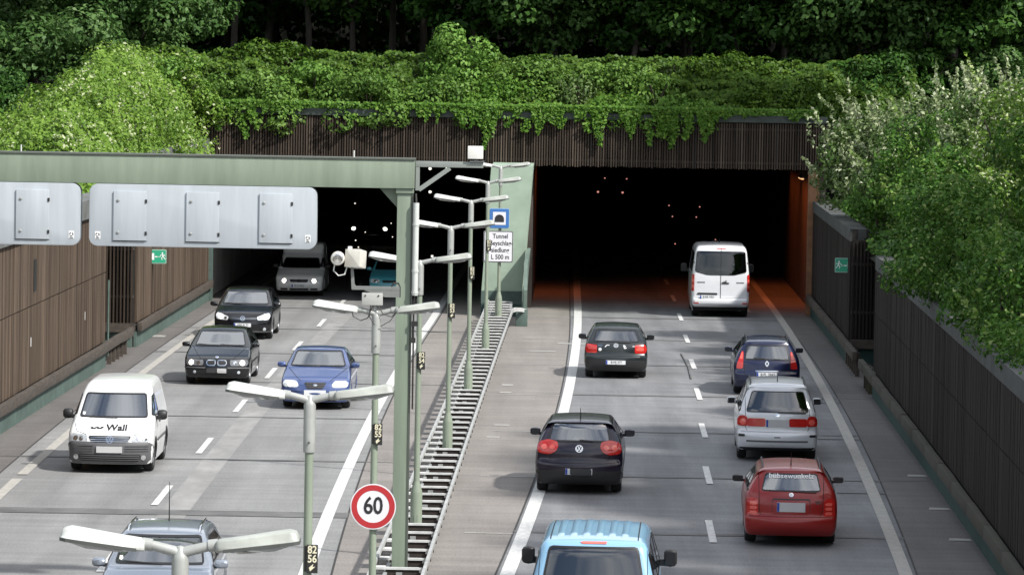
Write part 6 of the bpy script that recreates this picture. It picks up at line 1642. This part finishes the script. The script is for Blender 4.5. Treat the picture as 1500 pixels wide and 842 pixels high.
TD = tree_proto(64, 4.2, 7.5, 2.9, 90, 300, .24, LF_TREE, .11)
FG = 'trees on the hilltop behind the terrace'
front = [(TC, -16.8, 158.5, 4.9, 1.0, 'leafy tree rising behind the vine mound at the upper left corner'), (TC, -13.4, 161.5, 7.2, 1.0, 'dark tree just right of the upper left corner tree'),
         (TD, -10.4, 166, 8.4, 1., 'tree with slim trunk left of the three bare trunks'), (TD, -7.6, 166, 8.4, .95, 'leftmost bare trunked tree in the dark wood above the fascia'), (TB, -6.0, 166, 7.9, 1., 'middle bare trunked tree in the dark wood above the fascia'),
         (TD, -4.6, 167, 8.4, 1.05, 'rightmost of the bare trunks left of the pale bush'), (TA, -1.6, 163, 8.1, .92, 'low branched tree whose leaves hang over the pale bush'), (TC, 1.4, 163.5, 7.9, .95, 'tree hanging dark green leaves above the pier'),
         (TA, 4.3, 163, 7.8, .95, 'tree with low leaf clumps above the right opening'), (TB, 6.2, 167, 7.7, .95, 'tree set back above the right opening'), (TA, 7.9, 162.5, 7.7, .95, 'leafy low crowned tree above the middle of the right opening'), (TC, 10.8, 163, 7.6, 1., 'slim dark tree above the right end of the fascia'),
         (TC, 13.8, 161.5, 7.2, 1.1, 'grey leaved tree leaning out above the silvery shrubs'), (TA, 17.0, 160.5, 7.4, 1.0, 'broad tree at the upper right corner')]
for p, x, y, z, s_, l in front: put_tree(p, U, x, y, z, l, FG, s_)
k = 0
names = ['dark tree deep in the wood']
for row, yy_ in enumerate((176., 184., 193.)):
    for x in np.arange(-30 + row * 2, 34, 5.2):
        put_tree((TA, TB, TD, TC)[k % 4], U, float(x) + random.gauss(0, .6), yy_ + random.gauss(0, 1.), 7.9, 'dark tree deep in the shaded wood behind the front trunks', 'trees deep in the wood', 1.25 + .15 * random.random()); k += 1
# dense far wood that closes the view
def far_wood(n):
    x = RNG.uniform(-60, 60, n); z = 8.2 + RNG.random(n) ** .8 * 13; y = 200 + RNG.random(n) * 12
    return np.stack([x, y, z], 1), np.stack([RNG.normal(size=n), -1 + RNG.normal(size=n) * .6, RNG.normal(size=n) * .6 + .4], 1), RNG.random(n)
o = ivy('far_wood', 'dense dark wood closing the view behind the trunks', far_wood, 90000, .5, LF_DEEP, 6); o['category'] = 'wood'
def under(n):
    x = RNG.uniform(-34, 36, n); y = RNG.uniform(160.5, 198, n); z = 8.45 + RNG.random(n) ** 2 * (.15 + .012 * (y - 160))
    return np.stack([x, y, z], 1), np.stack([RNG.normal(size=n) * .6, RNG.normal(size=n) * .6 - .3, np.ones(n)], 1), RNG.random(n)
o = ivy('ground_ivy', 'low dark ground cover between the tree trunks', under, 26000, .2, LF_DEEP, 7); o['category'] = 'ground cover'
# left and right bank cover
def cover_right(n):
    y = RNG.uniform(4, 158, n); d = .2 + 18 * RNG.random(n) ** 1.3; x = np.array([WR(q) for q in y]) + d; z = np.array([hr(a, b) for a, b in zip(d, y)]) + .1 + .35 * RNG.random(n)
    return np.stack([x, y, z], 1), np.stack([RNG.normal(size=n) * .5 - .3, RNG.normal(size=n) * .5 - .3, np.ones(n)], 1), np.clip(RNG.normal(.4, .2, n), 0, 1)
o = ivy('right_bank_cover', 'leafy ground cover on the right bank behind the shrubs', cover_right, 60000, .22, LF_SHRUB, 8); o['category'] = 'ground cover'
def cover_left(n):
    y = RNG.uniform(4, 158, n); d = .4 + 24 * RNG.random(n) ** 1.3; x = np.array([WL(q) for q in y]) - d; z = np.array([hl(a, b) for a, b in zip(d, y)]) + .1 + .3 * RNG.random(n)
    return np.stack([x, y, z], 1), np.stack([RNG.normal(size=n) * .5 + .3, RNG.normal(size=n) * .5 - .3, np.ones(n)], 1), np.clip(RNG.normal(.45, .2, n), 0, .85)
o = ivy('left_bank_cover', 'leafy ground cover on the left bank', cover_left, 70000, .22, LF_VINE, 9); o['category'] = 'ground cover'
# tall trees on the right bank (crowns above the frame) whose shade falls on the right lanes
TE = tree_proto(65, 3.2, 5.2, 11.3, 80, 260, .34, LF_TREE, .22)
RB = 'tall trees on the right bank'
for i, (x, y, s_) in enumerate(((20.0, 63., 1.), (20.6, 70, 1.), (20.4, 78, 1.), (20.2, 85.5, 1.), (20.4, 93, .95), (22, 144.5, 1.2))):
    put_tree(TE, U, x, y, 6.7, 'tall tree on the right bank behind the shrubs', RB, s_)
V = [(-140, 216, 8), (140, 216, 8), (-140, 222, 34), (140, 222, 34), (-140, 420, 40), (140, 420, 40)]
tag(mk('wood_backdrop', V, [(0, 1, 3, 2), (2, 3, 5, 4)], M_LITTER), kind='structure')  # dark backdrop sheet added to block sky showing between the trees
# ------------------------------------------------------------------ fleet placement
def lane(f, dx): return lambda y: f(y) + dx
place_up(make_plum_hatch(), 1.50, 92.2, 1.02)
place_up(make_green_hatch(), 2.93, 124.)
place_up(make_red_estate(), 5.28, 83.3)
place_up(make_silver_mpv(), 6.0, 100.2)
place_up(make_blue_estate(), 6.80, 119.)
place_up(make_white_van(), 7.08, 152.8)
place_up(make_blue_van(), 1.36, 66.4)
place_down(make_caddy(), -8.36, 94.9)
place_down(make_black_coupe(), -7.72, 119.2)
place_down(make_black_hatch(), -8.12, 137.3)
place_down(make_blue_saloon(), -4.80, 112.)
place_down(make_old_van(), -7.53, 160.5)
place_down(make_teal_car(), -4.22, 160.)
place_down(make_silver_estate(), -5.40, 69.3)
place_down(make_far_car(), -6.35, 201.)

# driver of the small white van: one continuous body
def driver(van, lx, ly, lz):
    J = [(0, 0, 0), (0, .02, .22), (0, .03, .45), (0, .05, .53), (0, .07, .66), (.19, .02, .44), (.26, .22, .27), (.17, .42, .30), (-.19, .02, .44), (-.26, .22, .27), (-.17, .42, .30), (.11, .10, -.02), (.13, .50, .05), (-.11, .10, -.02), (-.13, .50, .05)]
    E = [(0, 1), (1, 2), (2, 3), (3, 4), (2, 5), (5, 6), (6, 7), (2, 8), (8, 9), (9, 10), (0, 11), (11, 12), (0, 13), (13, 14)]
    Rr = [.15, .15, .13, .055, .10, .065, .045, .035, .065, .045, .035, .09, .07, .09, .07]
    me = bpy.data.meshes.new('person'); me.from_pydata(J, E, []); me.update()
    o = bpy.data.objects.new('person', me); COL.objects.link(o)
    sk = o.modifiers.new('skin', 'SKIN'); sb = o.modifiers.new('sub', 'SUBSURF'); sb.levels = sb.render_levels = 2
    for i, v in enumerate(me.skin_vertices[0].data): v.radius = (Rr[i], Rr[i] * .85); v.use_root = i == 0
    m, nt, b = nodes_of('person_skin_and_shirt'); b.inputs['Roughness'].default_value = .6
    tc = nt.nodes.new('ShaderNodeTexCoord'); sp = nt.nodes.new('ShaderNodeSeparateXYZ'); rp = ramp_node(nt, [(.49, (.16, .18, .22)), (.51, (.55, .36, .28))]); rp.color_ramp.interpolation = 'CONSTANT'
    nt.links.new(tc.outputs['Object'], sp.inputs[0]); nt.links.new(sp.outputs[2], rp.inputs[0]); nt.links.new(rp.outputs[0], b.inputs['Base Color'])
    me.materials.append(m)
    h = MB(); h.lathe([(0, .105), (.07, .085), (.098, .03), (.10, -.01), (.085, -.05)], 14, Matrix.Translation((0, .045, .70))); hair = h.build('hair', mat('dark_hair', (.03, .02, .015), .7), o, smooth=True)
    for x in (-.035, .035): h = MB(); h.lathe([(0, .012), (.012, 0), (0, -.012)], 8, Matrix.Translation((x, .165, .675))); h.build('eye', M_INK, o)
    h = MB(); h.add([(-.014, .165, .64), (.014, .165, .64), (0, .19, .645), (0, .165, .685)], [(0, 1, 2), (0, 2, 3), (1, 3, 2)]); h.build('nose', mat('skin', (.55, .36, .28), .6), o)
    yaw = van.rotation_euler.z
    o.matrix_world = van.matrix_basis @ Matrix.Translation((lx, ly, lz)); tag(o, 'person driving the small white van, seen through its windscreen', 'person')
van = [o for o in bpy.data.objects if o.get('label', '').startswith('small white delivery van')][0]
driver(van, -.36, .16, .58)

# ------------------------------------------------------------------ camera
cam = bpy.data.cameras.new('camera'); co = bpy.data.objects.new('camera', cam); COL.objects.link(co); SC.camera = co
cam.sensor_width = 36; cam.lens = 36 * 6600 / 1500; cam.clip_end = 3000; cam.clip_start = 1
p = math.atan(361 / 6600); ro = R(1.0)
R0 = Vector((1, 0, 0)); U0 = Vector((0, math.sin(p), math.cos(p))); Fv = Vector((0, math.cos(p), -math.sin(p)))
Rc = R0 * math.cos(ro) + U0 * math.sin(ro); Uc = U0 * math.cos(ro) - R0 * math.sin(ro)
Mx = Matrix((Rc, Uc, -Fv)).transposed().to_4x4(); Mx.translation = CAM; co.matrix_world = Mx

# ------------------------------------------------------------------ light
SUN = Vector((.80, -.60, 1.0)).normalized()
sl = bpy.data.lights.new('sun', 'SUN'); sl.energy = 3.7; sl.angle = R(2.2); sl.color = (1, .975, .93)
so = bpy.data.objects.new('sun', sl); COL.objects.link(so); so.rotation_euler = SUN.to_track_quat('Z', 'Y').to_euler()
w = bpy.data.worlds.new('World'); SC.world = w; w.use_nodes = True; nt = w.node_tree; bg = nt.nodes['Background']
sky = nt.nodes.new('ShaderNodeTexSky'); sky.sky_type = 'NISHITA'; sky.sun_disc = False
sky.sun_elevation = math.asin(SUN.z); sky.sun_rotation = math.atan2(SUN.x, SUN.y)
sky.air_density = 1.2; sky.dust_density = 2.
tc = nt.nodes.new('ShaderNodeTexCoord'); mp = nt.nodes.new('ShaderNodeMapping'); mp.inputs['Scale'].default_value = (1, 1, 2.2)
ns = nt.nodes.new('ShaderNodeTexNoise'); ns.inputs['Scale'].default_value = 2.6; ns.inputs['Detail'].default_value = 6; ns.inputs['Roughness'].default_value = .55
nt.links.new(tc.outputs['Generated'], mp.inputs[0]); nt.links.new(mp.outputs[0], ns.inputs[0])
rp = ramp_node(nt, [(.42, (0, 0, 0)), (.58, (1, 1, 1))]); nt.links.new(ns.outputs[0], rp.inputs[0])
mx = nt.nodes.new('ShaderNodeMix'); mx.data_type = 'RGBA'; mx.inputs[7].default_value = (9.5, 9.8, 10.2, 1)
nt.links.new(rp.outputs[0], mx.inputs[0]); nt.links.new(sky.outputs[0], mx.inputs[6]); nt.links.new(mx.outputs[2], bg.inputs[0])
bg.inputs[1].default_value = .095
# lit sodium lamps inside the right tunnel mouth
for (x, y, z, e, sx_, sy_) in ((9.75, 161.5, 4.85, 48, .3, 6.), (9.9, 170, 4.85, 30, .3, 8.), (1.25, 165., 4.85, 22, .25, 7.)):
    l = bpy.data.lights.new('sodium_light', 'AREA'); l.shape = 'RECTANGLE'; l.size = sx_; l.size_y = sy_; l.energy = e; l.color = (1, .20, .04); l.spread = R(120)
    o = bpy.data.objects.new('sodium_light', l); COL.objects.link(o); o.location = (x, y, z)

SC.render.engine = 'CYCLES'
SC.view_settings.view_transform = 'Standard'; SC.view_settings.look = 'None'; SC.view_settings.exposure = .62; SC.view_settings.gamma = 1
SC.view_settings.use_curve_mapping = False
SC.cycles.max_bounces = 6; SC.cycles.diffuse_bounces = 3; SC.cycles.glossy_bounces = 3; SC.cycles.transmission_bounces = 4; SC.cycles.transparent_max_bounces = 10
SC.cycles.use_denoising = True; SC.cycles.caustics_reflective = False; SC.cycles.caustics_refractive = False; SC.cycles.sample_clamp_indirect = 6
SC.render.resolution_x = 1024; SC.render.resolution_y = 574
